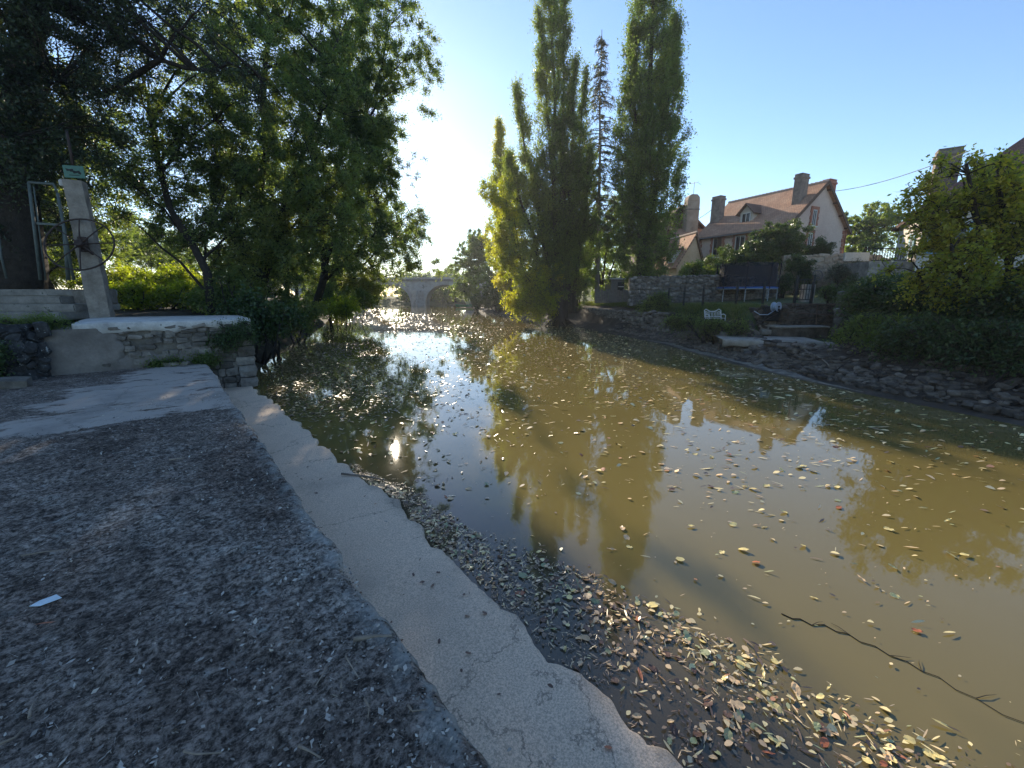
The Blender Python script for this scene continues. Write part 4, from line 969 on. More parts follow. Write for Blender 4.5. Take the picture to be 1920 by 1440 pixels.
fr = empty('metal_frame', (-11.5, 10.9, 2.4)); tag(fr, 'faded green tubular gate frame standing left of the pillar on the steps', 'gate')
q = [atY(76, 525, 10.9), atY(54, 342, 10.9), atY(100, 345, 10.9), atY(108, 362, 10.9), atY(138, 525, 10.9)]
loc = lambda v: v - Vector((-11.5, 10.9, 2.4))
MB().tube([loc(q[0]), loc(q[1])], .032, 8).build('upright', M_green_iron, fr, smooth=True)
MB().tube([loc(q[1]), loc(q[2]), loc(q[3])], .028, 8).build('top_rail', M_green_iron, fr, smooth=True)
MB().tube([loc(q[3]), loc(q[4])], .032, 8).build('upright', M_green_iron, fr, smooth=True)
MB().bar(loc(atY(70, 419, 10.9)), loc(atY(118, 422, 10.9)), .045, .05).build('cross_rail', M_green_iron, fr)
MB().tube([loc(atY(63, 350, 10.93)), loc(atY(86, 525, 10.93))], .014, 6).build('inner_rod', M_green_iron, fr, smooth=True)
MB().tube([loc(atY(120, 425, 11.1)), loc(atY(128, 525, 11.1))], .04, 8).build('brace', M_green_iron, fr, smooth=True)
o = MB().tube([atY(-8, 400, 10.2), atY(2, 480, 10.2), atY(12, 522, 10.2)], .022, 6).build('handrail', M_green_iron, None, smooth=True); tag(o, 'thin bent iron handrail at the very left edge above the steps', 'railing')
o = MB().tube([atY(138, 318, 10.75), atY(125, 245, 10.8)], .028, 8).build('iron_pole', M_rust, None, smooth=True); tag(o, 'thin dark iron pole rising behind the green sign', 'pole')
sg = empty('green_sign', atY(141, 333, 10.5), R(15)); tag(sg, 'small faded green sign plate with dark print on top of the pillar', 'sign')
mb = MB(); mb.box((0, 0, 0.125), (.40, .012, .27)); mb.build('plate', M_sign, sg, bevel=.004)
mb = MB()
for (x, z, w, h, r_) in [(-.07, .16, .13, .035, -.15), (-.02, .135, .10, .03, .1), (.05, .12, .13, .04, -.25), (.11, .10, .05, .05, .5), (-.12, .175, .05, .02, .3), (0, .05, .2, .012, 0)]:
    mb.box((x, -.0085, z), (w, .003, h), M=Matrix.Rotation(r_, 3, 'Y'))
mb.build('print', M_sign_dark, sg)
# ================================================================== BRIDGE AND BOAT
M_brstone = rough_mat('pale bridge stone', [(0.24, 0.225, 0.20), (0.36, 0.34, 0.31), (0.45, 0.43, 0.39)], 0.8, 0.9, 6, 0.4, 0.03, spots=((0.13, 0.13, 0.12), 0.6, 0.60))
M_brdark = rough_mat('grey bridge cornice', [(0.11, 0.11, 0.11), (0.18, 0.175, 0.17)], 1.2, 0.9, 10, 0.3, 0.02)
M_grey_metal = flat_mat('grey painted metal rail', (0.38, 0.40, 0.41), 0.5)
bp = atZ(783, 572.5, 0.0); BY = 90.0
bx = lambda x: ray(x, 545)[0] * BY
br = empty('stone_bridge', (bx(783), BY, 0), R(2)); tag(br, 'pale stone bridge with round arches crossing the river in the distance', 'bridge')
cz = lambda y: H + ray(800, y)[1] * BY
W_ = 6.0; zd = cz(527); spring = cz(556); rad = 4.3; pw = 1.55
def arch_wall(x0, x1, cx, r, name):     # a spandrel panel with an arched opening, full depth
    n = 18; top = zd
    pts = [(x0, 0, -1.0), (x0, 0, top), (x1, 0, top), (x1, 0, -1.0), (cx + r, 0, -1.0)]
    for k in range(n + 1):
        t = math.pi * k / n; pts.append((cx + r * math.cos(t), 0, max(spring - 2.4, 0.2) + (top - 0.75 - max(spring - 2.4, 0.2)) * math.sin(t) ** 0.9))
    pts.append((cx - r, 0, -1.0))
    return MB().prism(pts, (0, W_, 0)).build(name, M_brstone, br)
sp = 2 * rad + 2 * pw
for k in range(-4, 3):
    cx = (k + .5) * sp
    arch_wall(cx - sp / 2, cx + sp / 2, cx, rad, 'arch')
    vs = MB(); n = 17
    for j in range(n):
        t0, t1 = math.pi * j / n + .01, math.pi * (j + 1) / n - .01
        b0 = max(spring - 2.4, .2); hh_ = zd - .75 - b0
        f = lambda t, e_: (cx + (rad + e_) * math.cos(t), -.06, b0 + (hh_ + e_) * math.sin(t) ** .9)
        vs.prism([f(t0, 0.0), f(t1, 0.0), f(t1, .5), f(t0, .5)], (0, .3, 0))
    o = vs.build('voussoirs', M_brstone, br); o['kind'] = 'stuff'
for k in range(-3, 3):
    MB().prism([(k * sp - pw * .85, -.02, -1), (k * sp, -1.5, -1), (k * sp + pw * .85, -.02, -1)], (0, 0, cz(545) + 1)).build('cutwater', M_brstone, br)
MB().box((-8, W_ / 2, zd + .22), (7.2 * sp, W_ + .5, .44)).build('cornice', M_brdark, br)
MB().box((-8, -.1, zd + .62), (7.2 * sp, .3, .36)).build('parapet', M_brstone, br)
for zz in (1.05, 1.35): MB().bar((-8 - 3.6 * sp, -.1, zd + zz), (-8 + 3.6 * sp, -.1, zd + zz), .07).build('guard_rail', M_grey_metal, br)
for k in range(-22, 18):
    MB().box((k * 2.4, -.1, zd + 1.08), (.07, .07, .6)).build('rail_post', M_grey_metal, br)
# boat
M_boat = flat_mat('bright green boat paint', (0.03, 0.25, 0.13), 0.4)
M_boat_in = flat_mat('dark boat inside', (0.03, 0.07, 0.05), 0.7)
bc = atZ(873, 575.5, 0.0); bt = empty('rowing_boat', (-8.6, 76.0, 0.05), R(4)); tag(bt, 'small green flat bottomed boat moored below the pale willow', 'boat')
xs = np.linspace(-1.6, 1.6, 11); wd = 0.62 * (1 - np.abs(xs / 1.75) ** 2.6); sh = 0.38 + 0.16 * np.abs(xs / 1.6) ** 2
hull = np.array([[(x, -w * .99, s), (x * .96, -w * .75, 0.02), (x * .96, w * .75, .02), (x, w * .99, s)] for x, w, s in zip(xs, wd, sh)])
me = grid_mesh('hull', hull); link('hull', me, M_boat, bt)
inner = hull * np.array([.97, .92, 1]) + np.array([0, 0, .025]); inner[:, (0, 3), 2] -= .03
link('inside', grid_mesh('inside', inner[:, ::-1]), M_boat_in, bt)
for s_ in (-1, 1): MB().tube([(x, s_ * w, s) for x, w, s in zip(xs, wd, sh)], .035, 5).build('gunwale', M_boat, bt)
for x in (-.8, .3, 1.1): MB().box((x, 0, .3), (.22, .96, .03)).build('thwart', M_boat, bt)

# ================================================================== HOUSES
M_wall_pink = rough_mat('pinkish lime render', [(0.52, 0.385, 0.31), (0.60, 0.46, 0.375), (0.66, 0.53, 0.44)], 0.6, 0.95, 12, 0.25, 0.01)
M_wall_sunlit = rough_mat('warm ochre render', [(0.52, 0.33, 0.18), (0.62, 0.42, 0.25), (0.68, 0.50, 0.33)], 0.7, 0.95, 12, 0.25, 0.01)  # orange light on the annex gable put into the wall colour
M_wall_pale = rough_mat('cream render', [(0.50, 0.45, 0.38), (0.60, 0.55, 0.48)], 0.6, 0.95, 12, 0.2, 0.01)
M_brick = rough_mat('orange brick trim', [(0.24, 0.09, 0.06), (0.34, 0.14, 0.09), (0.42, 0.20, 0.13)], 6, 0.9, 20, 0.4, 0.01)
M_chim = rough_mat('sooty chimney brick', [(0.12, 0.10, 0.085), (0.22, 0.18, 0.15), (0.30, 0.25, 0.21)], 2.5, 0.95, 14, 0.4, 0.02)
M_wood = flat_mat('brown varnished timber', (0.10, 0.055, 0.035), 0.7)
M_wood_grey = rough_mat('weathered grey boards', [(0.13, 0.12, 0.11), (0.22, 0.20, 0.18)], 6, 0.9, 20, 0.5, 0.01)
M_white = flat_mat('white paint', (0.60, 0.60, 0.57), 0.5, var=0.08)
M_ridge = flat_mat('mortared ridge tiles', (0.50, 0.38, 0.30), 0.9)
m, nt, p, L = nodes('dark window glass'); p.inputs['Base Color'].default_value = (0.02, 0.022, 0.025, 1); p.inputs['Roughness'].default_value = 0.06; M_glass = m
def tile_mat(name, a, b, c, rot):
    m, nt, p, L = nodes(name); co = obj_co(nt)
    n1 = noise(nt, co, 0.7, 6, 0.65); n2 = noise(nt, co, 9, 3, 0.6)
    col = ramp(nt, [a, b, c], .3, .7); L(n1.outputs[0], col.inputs[0])
    br_ = nt.nodes.new('ShaderNodeTexBrick'); br_.inputs['Scale'].default_value = 1.0
    br_.inputs['Brick Width'].default_value = 0.18; br_.inputs['Row Height'].default_value = 0.14; br_.inputs['Mortar Size'].default_value = 0.012
    br_.inputs['Color1'].default_value = (.75, .75, .75, 1); br_.inputs['Color2'].default_value = (1.2, 1.2, 1.2, 1); br_.inputs['Mortar'].default_value = (.3, .3, .3, 1)
    L(co, br_.inputs['Vector'])
    o_ = mixc(nt, .7, col.outputs[0], br_.outputs[0], 'MULTIPLY')
    o_ = mixc(nt, .5, o_, mixc(nt, n2.outputs[0], (.5, .5, .5), (1.5, 1.5, 1.4)), 'MULTIPLY')
    L(o_, p.inputs['Base Color']); p.inputs['Roughness'].default_value = .9
    bump(nt, br_.outputs['Fac'], .5, -.02, p)
    return m
M_tile = tile_mat('orange clay roof tiles', (0.32, 0.165, 0.10), (0.43, 0.235, 0.145), (0.48, 0.30, 0.20), 0)
M_tile_brown = tile_mat('brown weathered roof tiles', (0.10, 0.06, 0.045), (0.16, 0.095, 0.07), (0.22, 0.14, 0.10), 0)

def slab_roof(name, mat, parent, p00, p10, p11, p01, thick=0.16):
    """a roof plane with its own flat frame (local x along the eave) so tiles lie straight; p00-p10 is the eave"""
    p00, p10, p11, p01 = map(Vector, (p00, p10, p11, p01))
    ex = (p10 - p00).normalized(); nz_ = ex.cross(p01 - p00).normalized(); ey = nz_.cross(ex)
    M = Matrix((ex, ey, nz_)).transposed().to_4x4(); M.translation = p00
    Mi = M.inverted()
    pts = [Mi @ q for q in (p00, p10, p11, p01)]
    o = MB().prism([q - Vector((0, 0, thick)) for q in pts], (0, 0, thick)).build(name, mat, parent)
    o.matrix_local = M
    return o
def window(parent, c, w, h, n, mat_frame=M_white, bars=(1, 0), shutters=None, surround=None, deep=0.06):
    """c: middle, n: outward normal (local, horizontal)"""
    n = Vector(n).normalized(); t = Vector((-n.y, n.x, 0)); c = Vector(c)
    rz = math.atan2(t.y, t.x)
    wo = empty('window', c, rz); wo.parent = parent
    # local: x along wall, y = inwards is +? (t, n) -> y axis = n x ... use explicit vectors
    yv = 1 if Matrix.Rotation(rz, 3, 'Z') @ Vector((0, 1, 0)) @ n > 0 else -1
    MB().box((0, -yv * .02, 0), (w, .04, h)).build('pane', M_glass, wo)
    mb = MB()
    for s_ in (-1, 1):
        mb.box((s_ * (w / 2 - .03), yv * .03, 0), (.06, .05, h)); mb.box((0, yv * .03, s_ * (h / 2 - .03)), (w - .124, .05, .06))
    for k in range(bars[0]): mb.box((-w / 2 + w * (k + 1) / (bars[0] + 1), yv * .032, 0), (.05, .04, h - .124))
    mb.build('frame', mat_frame, wo)
    if surround:
        mb = MB()
        nb = max(4, int(h / .22))
        for s_ in (-1, 1):
            for k in range(nb):
                ww_ = .22 if k % 2 else .30
                mb.box((s_ * (w / 2 + ww_ / 2), yv * .03, -h / 2 + h * (k + .5) / nb), (ww_, .06, h / nb - .012))
        mb.box((0, yv * .03, h / 2 + .13), (w + .5, .07, .24)); mb.build('brick_surround', surround, wo)
        MB().box((0, yv * .08, -h / 2 - .05), (w + .2, .2, .09)).build('sill', M_white, wo)
    if shutters:
        for s_ in (-1, 1): MB().box((s_ * (w / 2 + w / 4 + .02), yv * .05, 0), (w / 2, .05, h)).build('shutter', shutters, wo)
    return wo
def chimney(parent, c, w, d, z0, z1, mat=M_chim, pots=0):
    co_ = empty('chimney', (c[0], c[1], 0)); co_.parent = parent
    MB().box((0, 0, (z0 + z1) / 2), (w, d, z1 - z0)).build('stack', mat, co_, bevel=.02)
    MB().box((0, 0, z1 - .22), (w + .12, d + .12, .16)).build('cap', mat, co_, bevel=.02)
    MB().box((0, 0, z1 + .04), (w + .02, d + .02, .09)).build('crown_slab', mat, co_, bevel=.02)
    return co_

# pink house: x along the ridge (away), y to the river front
Ah = Vector((25.5, 36.4, 0)); ph_ = math.atan2(.9, -.434)
ho = empty('pink_house', Ah, ph_); tag(ho, 'pinkish rendered house with an orange tiled roof and tall chimneys behind the garden', 'house')
Lh, wd_, zb, ze, zr = 8.5, 4.0, 3.6, 7.9, 11.27
MB().prism([(0, -wd_, zb), (0, wd_, zb), (0, wd_, ze), (0, 0, zr - .18), (0, -wd_, ze)], (Lh, 0, 0)).build('wall', M_wall_pink, ho)
sl = (zr - ze) / wd_
ov, og = .42, .28
ev = lambda s_: (s_ * (wd_ + ov), ze - ov * sl + .03)
y_, z_ = ev(1)
slab_roof('roof', M_tile, ho, (Lh + og, y_, z_), (-og, y_, z_), (-og, 0, zr), (Lh + og, 0, zr))
y_, z_ = ev(-1)
slab_roof('roof', M_tile, ho, (-og, y_, z_), (Lh + og, y_, z_), (Lh + og, 0, zr), (-og, 0, zr))
nrd = 26
for k in range(nrd):
    x = -og + (Lh + 2 * og) * (k + .5) / nrd
    MB().tube([(x - .155, 0, zr - .03), (x + .155, 0, zr - .01)], [.11, .13], 8).build('ridge_tile', M_ridge, ho)
for s_ in (-1, 1):
    y_, z_ = ev(s_)
    MB().bar((-og - .03, y_, z_ - .10), (-og - .03, 0, zr - .10), .05, .24).build('bargeboard', M_wood, ho)
    for k in range(4):
        t = .15 + .25 * k
        MB().box((-.14, y_ * (1 - t), z_ + (zr - z_) * t - .26), (.26, .12, .14)).build('purlin_end', M_wood, ho)
    MB().tube([(-og, y_ + s_ * .06, z_ - .12), (Lh + og, y_ + s_ * .06, z_ - .12)], .065, 8).build('gutter', M_wood_grey, ho)
MB().tube([(-.06, -wd_ - .06, zb), (-.06, -wd_ - .06, ze - .2)], .05, 8).build('downpipe', M_brick, ho)
for k in range(12): MB().box((-.012, -wd_ + .16 + .05 * (k % 2), zb + .2 + .34 * k), (.05, .32 + .1 * (k % 2), .30)).build('brick', M_brick, ho)
for k in range(12): MB().box((Lh - .16 - .05 * (k % 2), wd_ + .012, zb + .2 + .34 * k), (.32 + .1 * (k % 2), .05, .30)).build('brick', M_brick, ho)
window(ho, (-.02, .88, 8.4), .55, 1.25, (-1, 0, 0), surround=M_brick)
window(ho, (-.02, 1.05, 6.55), .6, 1.35, (-1, 0, 0), surround=M_brick)
w1 = window(ho, (6.36, wd_ + .02, 6.55), .95, 1.75, (0, 1, 0), surround=M_brick)
MB().box((.24, -.06, 0), (.46, .04, 1.7)).build('closed_shutter', M_wood, w1)
window(ho, (4.05, wd_ + .02, 6.6), .95, 1.5, (0, 1, 0), surround=M_brick)
window(ho, (1.6, wd_ + .02, 6.6), .95, 1.5, (0, 1, 0), surround=M_brick)
chimney(ho, (8.1, 2.3), .95, .75, 8.5, 11.4)
chimney(ho, (.9, 1.65), .62, .95, 8.8, 11.75)
chimney(ho, (.55, -1.6), .62, .95, 8.8, 11.6, M_brick)
# dormer
dm = empty('dormer', (4.35, 3.05, 8.35)); dm.parent = ho
MB().prism([(-.62, .12, -.3), (.62, .12, -.3), (.62, .12, 1.0), (0, .12, 1.62), (-.62, .12, 1.0)], (0, -2.0, 0)).build('cheek', M_wall_pale, dm)
window(dm, (0, .145, .42), .85, 1.1, (0, 1, 0))
slab_roof('roof', M_tile_brown, dm, (-.9, .4, .86), (-.9, -2.2, .86), (0, -2.2, 1.78), (0, .4, 1.78), .09)
slab_roof('roof', M_tile_brown, dm, (.9, -2.2, .86), (.9, .4, .86), (0, .4, 1.78), (0, -2.2, 1.78), .09)

# chimney tower house behind, left
h2 = empty('brown_house', (17.3, 45, 0), R(4)); tag(h2, 'dark roofed house with a massive rounded chimney beside the tall poplar', 'house')
MB().prism([(-3.6, 0, 3.2), (3.0, 0, 3.2), (3.0, 0, 8.5), (0, 0, 11.0), (-3.6, 0, 8.2)], (0, 7, 0)).build('wall', M_wood, h2)
slab_roof('roof', M_tile_brown, h2, (3.3, -.4, 8.35), (3.3, 7.3, 8.35), (0, 7.3, 11.15), (0, -.4, 11.15))
slab_roof('roof', M_tile_brown, h2, (-3.9, 7.3, 8.05), (-3.9, -.4, 8.05), (0, -.4, 11.15), (0, 7.3, 11.15))
ch = empty('chimney', (.75, -.55, 0)); ch.parent = h2
M_tower = rough_mat('weathered beige chimney render', [(0.24, 0.18, 0.13), (0.34, 0.265, 0.20), (0.42, 0.34, 0.27)], 1.2, .95, 12, .3, .01)
MB().box((0, 0, 9.4), (1.25, .9, 4.0)).build('stack', M_tower, ch, bevel=.04)
MB().box((0, 0, 10.6), (1.32, .97, .12)).build('band', M_chim, ch, bevel=.02)
MB().prism([(-.62, -.45, 11.4), (.62, -.45, 11.4), (.56, -.45, 11.75), (.3, -.45, 12.0), (-.3, -.45, 12.0), (-.56, -.45, 11.75)], (0, .9, 0)).build('rounded_top', M_tower, ch, bevel=.03)
slab_roof('lean_to_roof', M_tile, h2, (-1.2, -2.6, 7.6), (2.6, -2.6, 7.6), (2.6, -.1, 8.9), (-1.2, -.1, 8.9))
ta = atY(1300, 368, 44.4)
an = empty('tv_aerial', ta); tag(an, 'television aerial standing on the rounded chimney', 'aerial')
MB().tube([(0, 0, -.1), (0, 0, 1.35)], .025, 6).build('mast', M_grey_metal, an)
MB().tube([(-.8, 0, 1.1), (.35, 0, 1.28)], .018, 5).build('boom', M_grey_metal, an)
for k in range(7): MB().tube([(-.75 + .15 * k, -.28, 1.11 + .024 * k), (-.75 + .15 * k, .28, 1.11 + .024 * k)], .009, 4).build('element', M_grey_metal, an)
for s_ in (-1, 1): MB().tube([(.28, -.1, 1.26), (.52, s_ * .3, 1.26 + s_ * .25)], .014, 4).build('reflector', M_grey_metal, an)
# gabled annex
h3 = empty('ochre_annex', (16.0, 38.0, 0), R(5.5)); tag(h3, 'small gabled annex with a long brown roof left of the pink house', 'house')
MB().prism([(-1.45, 0, 2.8), (.85, 0, 2.8), (.85, 0, 5.0), (0, 0, 7.35), (-1.45, 0, 4.9)], (0, 4.4, 0)).build('wall', M_wall_sunlit, h3)
slab_roof('roof', M_tile, h3, (-1.75, 4.6, 4.55), (-1.75, -.25, 4.55), (0, -.25, 7.55), (0, 4.6, 7.55), .12)
slab_roof('roof', M_tile_brown, h3, (1.0, -.25, 4.8), (1.0, 4.6, 4.8), (0, 4.6, 7.55), (0, -.25, 7.55), .12)
for k in range(14): MB().tube([(0, -.25 + .35 * k, 7.55), (0, .06 + .35 * k, 7.57)], [.09, .11], 7).build('ridge_tile', M_ridge, h3)
d3 = empty('dormer', (-1.15, 1.1, 5.3)); d3.parent = h3
MB().box((-.1, 0, .3), (.9, .9, 1.1)).build('cheek', M_wall_pale, d3)
slab_roof('roof', M_tile_brown, d3, (-.75, .65, .86), (-.75, -.65, .86), (.6, -.65, 1.05), (.6, .65, 1.05), .1)
window(d3, (-.56, 0, .3), .6, .8, (-1, 0, 0))
MB().box((-1.05, -.02, 3.7), (.34, .06, 1.3)).build('door', M_wood, h3)
# shuttered house at the right edge
M_blue = flat_mat('pale blue shutter paint', (0.25, 0.42, 0.50), 0.6)
h4 = empty('shuttered_house', (21.6, 23.0, 0), R(-35)); tag(h4, 'cream house with pale blue shutters mostly hidden behind the yellowing tree', 'house')
MB().box((7.5, 4, 4.1), (15, 8, 5.2)).build('wall', M_wall_pale, h4)
M_tile_red = tile_mat('dark red roof tiles', (0.15, 0.07, 0.055), (0.21, 0.10, 0.08), (0.24, 0.14, 0.11), 0)
slab_roof('roof', M_tile_red, h4, (-.4, -.4, 6.6), (15.4, -.4, 6.6), (15.4, 4, 10.9), (4.4, 4, 10.9))
slab_roof('roof', M_tile_red, h4, (15.4, 8.4, 6.6), (-.4, 8.4, 6.6), (4.4, 4, 10.9), (15.4, 4, 10.9))
slab_roof('roof', M_tile_red, h4, (-.4, 8.4, 6.6), (-.4, -.4, 6.6), (4.4, 4, 10.9), (4.4, 4.01, 10.9))
chimney(h4, (.9, 3.07), 1.0, .8, 6.2, 10.0)
for x in (1.2, 4.2, 7.2, 10.2): window(h4, (x, -.02, 5.1), .95, 1.5, (0, -1, 0), shutters=M_blue)
for x in (2.6, 5.6, 8.6): window(h4, (x, -.02, 2.7), .95, 1.6, (0, -1, 0), shutters=M_blue)
window(h4, (-.02, 2.0, 5.0), .8, 1.4, (-1, 0, 0), shutters=M_blue)

# power line
a, b = Vector((27.0, 37.7, 10.8)), Vector((23.2, 23.0, 9.4))
def cable(a, b, sag, n=14): return [a.lerp(b, t) - Vector((0, 0, 4 * sag * t * (1 - t))) for t in np.linspace(0, 1, n)]
M_cable = flat_mat('black cable', (0.02, 0.02, 0.022), 0.6)
o = MB().tube(cable(a, b, .35), .022, 5).build('power_line', M_cable); tag(o, 'overhead cable from the pink house chimney to the shuttered house', 'cable')
o = MB().tube(cable(Vector((18.6, 44.5, 9.6)), Vector((20.0, 42.5, 10.9)), .1), .022, 5).build('power_line', M_cable); tag(o, 'short overhead cable between the two left chimneys', 'cable')

# ================================================================== GARDEN
M_rubble = rough_mat('garden rubble stone', [(0.10, 0.088, 0.075), (0.19, 0.17, 0.145), (0.30, 0.27, 0.23)], 3, 0.95, 14, 0.7, 0.03, per_obj=.35)
M_rubble_warm = rough_mat('warm garden wall stone', [(0.26, 0.21, 0.155), (0.40, 0.33, 0.25), (0.50, 0.43, 0.34)], 2, 0.95, 10, 0.6, 0.03)
M_stone_wet = rough_mat('dark damp stone', [(0.05, 0.04, 0.03), (0.10, 0.082, 0.063), (0.17, 0.142, 0.112)], 3, 0.9, 14, 0.8, 0.03, per_obj=.4)
def stone_wall(name, label, a, b, z0a, z0b, z1a, z1b, thick, mat_core, mat_stone, sz, seed, parts=None, proud=.05, cat='wall', both=False):
    """core slab plus courses of separate stones on the camera side"""
    a, b = Vector((a[0], a[1], 0)), Vector((b[0], b[1], 0)); d = b - a; L_ = d.length; rz = math.atan2(d.y, d.x)
    w = empty(name, a, rz); tag(w, label, cat)
    MB().hexa([(0, 0, z0a), (L_, 0, z0b), (L_, thick, z0b), (0, thick, z0a), (0, 0, z1a), (L_, 0, z1b), (L_, thick, z1b), (0, thick, z1a)]).build('core', mat_core, w)
    g = np.random.default_rng(seed); ms = stone_set(mat_stone, 5, .5)
    bits = []
    z = 0.0; top = max(z1a - z0a, z1b - z0b)
    while z < top:
        h = sz * g.uniform(.5, 1.0); x = g.uniform(-.1, .1)
        while x < L_:
            ln = sz * g.uniform(.5, 2.0); t = (x + ln / 2) / L_
            zz0 = z0a + (z0b - z0a) * t; zz1 = z1a + (z1b - z1a) * t
            if zz0 + z + h * .5 < zz1 + .05: bits.append((x + ln / 2, zz0 + z + h / 2 + g.normal() * .03 * sz / .2, ln * g.uniform(.75, 1.05), h * g.uniform(.7, 1.2)))
            x += ln
        z += h
    g.shuffle(bits)
    joined = []
    for i, (x, zc, ln, h) in enumerate(bits):
        rot = (g.normal() * .1, g.normal() * .22, g.normal() * .1)
        y = g.uniform(-.02, .02) * proud / .05
        if parts is None or i < parts:
            o = bpy.data.objects.new('stone', ms[int(g.integers(5))]); COL.objects.link(o); o.parent = w
            o.location = (x, y, zc); o.scale = (ln, proud * 4, h); o.rotation_euler = rot
        else: joined.append((x, y, zc, ln, h, rot))
    if joined:
        Vs, Fs, k = [], [], 0
        me0 = ms[0]; v0 = np.array([v.co for v in me0.vertices]); f0 = np.array([list(q.vertices) for q in me0.polygons])
        for (x, y, zc, ln, h, rot) in joined:
            Rm = np.array(Matrix.Rotation(rot[1], 3, 'Y'))
            Vs.append((v0 * g.uniform(.9, 1.1, v0.shape) * np.array([ln, proud * 4, h])) @ Rm.T + np.array([x, y, zc])); Fs.append(f0 + k); k += len(v0)
        link('stonework', raw_mesh('stonework', np.concatenate(Vs), np.concatenate(Fs)), mat_stone, w)['kind'] = 'stuff'
    return w
p_ = lambda x, y, Y: atY(x, y, Y)
stone_wall('garden_wall', 'low rubble wall behind the fence left of the trampoline', p_(1180, 560, 26.3), p_(1372, 560, 26.0), 1.6, 1.7, 3.3, 3.35, .5, M_mortar, M_rubble, .2, 201, parts=140)
stone_wall('garden_wall', 'low rubble wall running behind the trampoline net', p_(1372, 560, 26.4), p_(1462, 560, 27.2), 1.6, 1.7, 3.2, 3.3, .5, M_mortar, M_rubble, .2, 202, parts=60)
stone_wall('garden_wall', 'tall pale lime washed wall below the pink house gable', p_(1460, 560, 28.0), p_(1640, 560, 27.0), 1.7, 1.9, 4.75, 4.7, .5, M_rubble_warm, M_rubble_warm, .26, 203, parts=160, proud=.03)
stone_wall('river_wall', 'grey dry stone river wall under the grass at the poplars', (5.6, 32.5), (7.9, 21.4), .1, .2, 1.25, 1.35, .5, M_stone_wet, M_rubble, .22, 204, parts=180, proud=.06)
stone_wall('river_wall', 'rough stone river wall at the old poplar stump', (3.2, 36.5), (5.55, 32.6), .1, .1, 1.0, 1.2, .5, M_stone_wet, M_stone_wet, .22, 205, parts=60, proud=.06)
# fence of dark posts along the lawn
M_post = flat_mat('dark fence post', (0.018, 0.02, 0.02), 0.6)
fx = [(1253, 24.2), (1282, 23.0), (1318, 21.6), (1380, 19.9), (1430, 19.2)]
fe = empty('wire_fence', (p_(1380, 560, 20).x, 20, 1.8)); tag(fe, 'thin wire fence on dark posts along the lawn edge', 'fence')
tops = []
for x, Y in fx:
    b = p_(x, 566, Y); z = gz(b.x, Y)
    MB().box(Vector((b.x, Y, z + .5)) - fe.location, (.08, .08, 1.15)).build('post', M_post, fe); tops.append(Vector((b.x, Y, z)) - fe.location)
tops.append(Vector((p_(1490, 566, 18.9).x, 18.9, 1.8)) - fe.location)
for k, h in enumerate((.25, .55, .85, 1.02)):
    for i in range(len(tops) - 1): MB().tube([tops[i] + Vector((0, 0, h)), tops[i + 1] + Vector((0, 0, h))], .006, 4).build('wire', M_post, fe)
gt = empty('garden_gate', p_(1505, 568, 18.9)); tag(gt, 'slim dark metal garden gate at the top of the stone steps', 'gate')
z0 = gt.location.z
for x in (1489, 1520):
    q = p_(x, 568, 18.9) - gt.location; MB().box((q.x, 0, .56), (.10, .08, 1.3)).build('gate_post', M_post, gt)
xa, xb = (p_(1489, 568, 18.9) - gt.location).x, (p_(1520, 568, 18.9) - gt.location).x
for z in (.15, .6, 1.02): MB().bar((xa + .05, 0, z), (xb - .05, 0, z), .035).build('gate_rail', M_post, gt)
for k in range(5):
    x = xa + (xb - xa) * (k + 1) / 6; MB().box((x, .03, .58), (.02, .02, .9)).build('gate_bar', M_post, gt)
# trampoline
M_net = flat_mat('black safety net', (0.012, 0.014, 0.022), 0.9)
m, nt, p, L = nodes('see through black net'); co = obj_co(nt)
p.inputs['Base Color'].default_value = (0.010, 0.012, 0.020, 1); p.inputs['Alpha'].default_value = 0.80; p.inputs['Roughness'].default_value = .9; M_net2 = m
M_blue2 = flat_mat('blue trampoline pad', (0.025, 0.09, 0.26), 0.5)
tc = Vector((14.1, 25.6, 0)); tc.z = gz(14.1, 25.6) - .25
tr_ = empty('trampoline', tc); tag(tr_, 'round trampoline with a black safety net and blue edge pad on the lawn', 'trampoline')
tr_.location.z = 1.75
r = 1.62
circ = lambda rr, z, n=40: [(rr * math.cos(2 * math.pi * k / n), rr * math.sin(2 * math.pi * k / n), z) for k in range(n + 1)]
V = np.stack([np.array(circ(r - .08, .98)), np.array(circ(r - .1, 2.3))], 0); link('net', grid_mesh('net', V), M_net2, tr_)
V = np.stack([np.array(circ(r - .28, .93)), np.array(circ(r - .05, .96)), np.array(circ(r + .04, .93)), np.array(circ(r + .04, .87))], 0); link('edge_pad', grid_mesh('edge_pad', V), M_blue2, tr_)
MB().prism([Vector(q) for q in circ(r - .27, .88)[:-1]], (0, 0, .02)).build('jump_mat', M_net, tr_)
MB().tube(circ(r, .84), .025, 6, cap=False).build('ring', M_grey_metal, tr_)
for k in range(8):
    t = 2 * math.pi * (k + .35) / 8; c_, s_ = r * math.cos(t), r * math.sin(t)
    MB().tube([(c_, s_, 0), (c_, s_, .84)], .024, 6).build('leg', M_grey_metal, tr_)
    MB().tube([(c_ * 1.02, s_ * 1.02, .84), (c_ * 1.02, s_ * 1.02, 2.32)], .03, 6).build('net_pole', M_net, tr_)
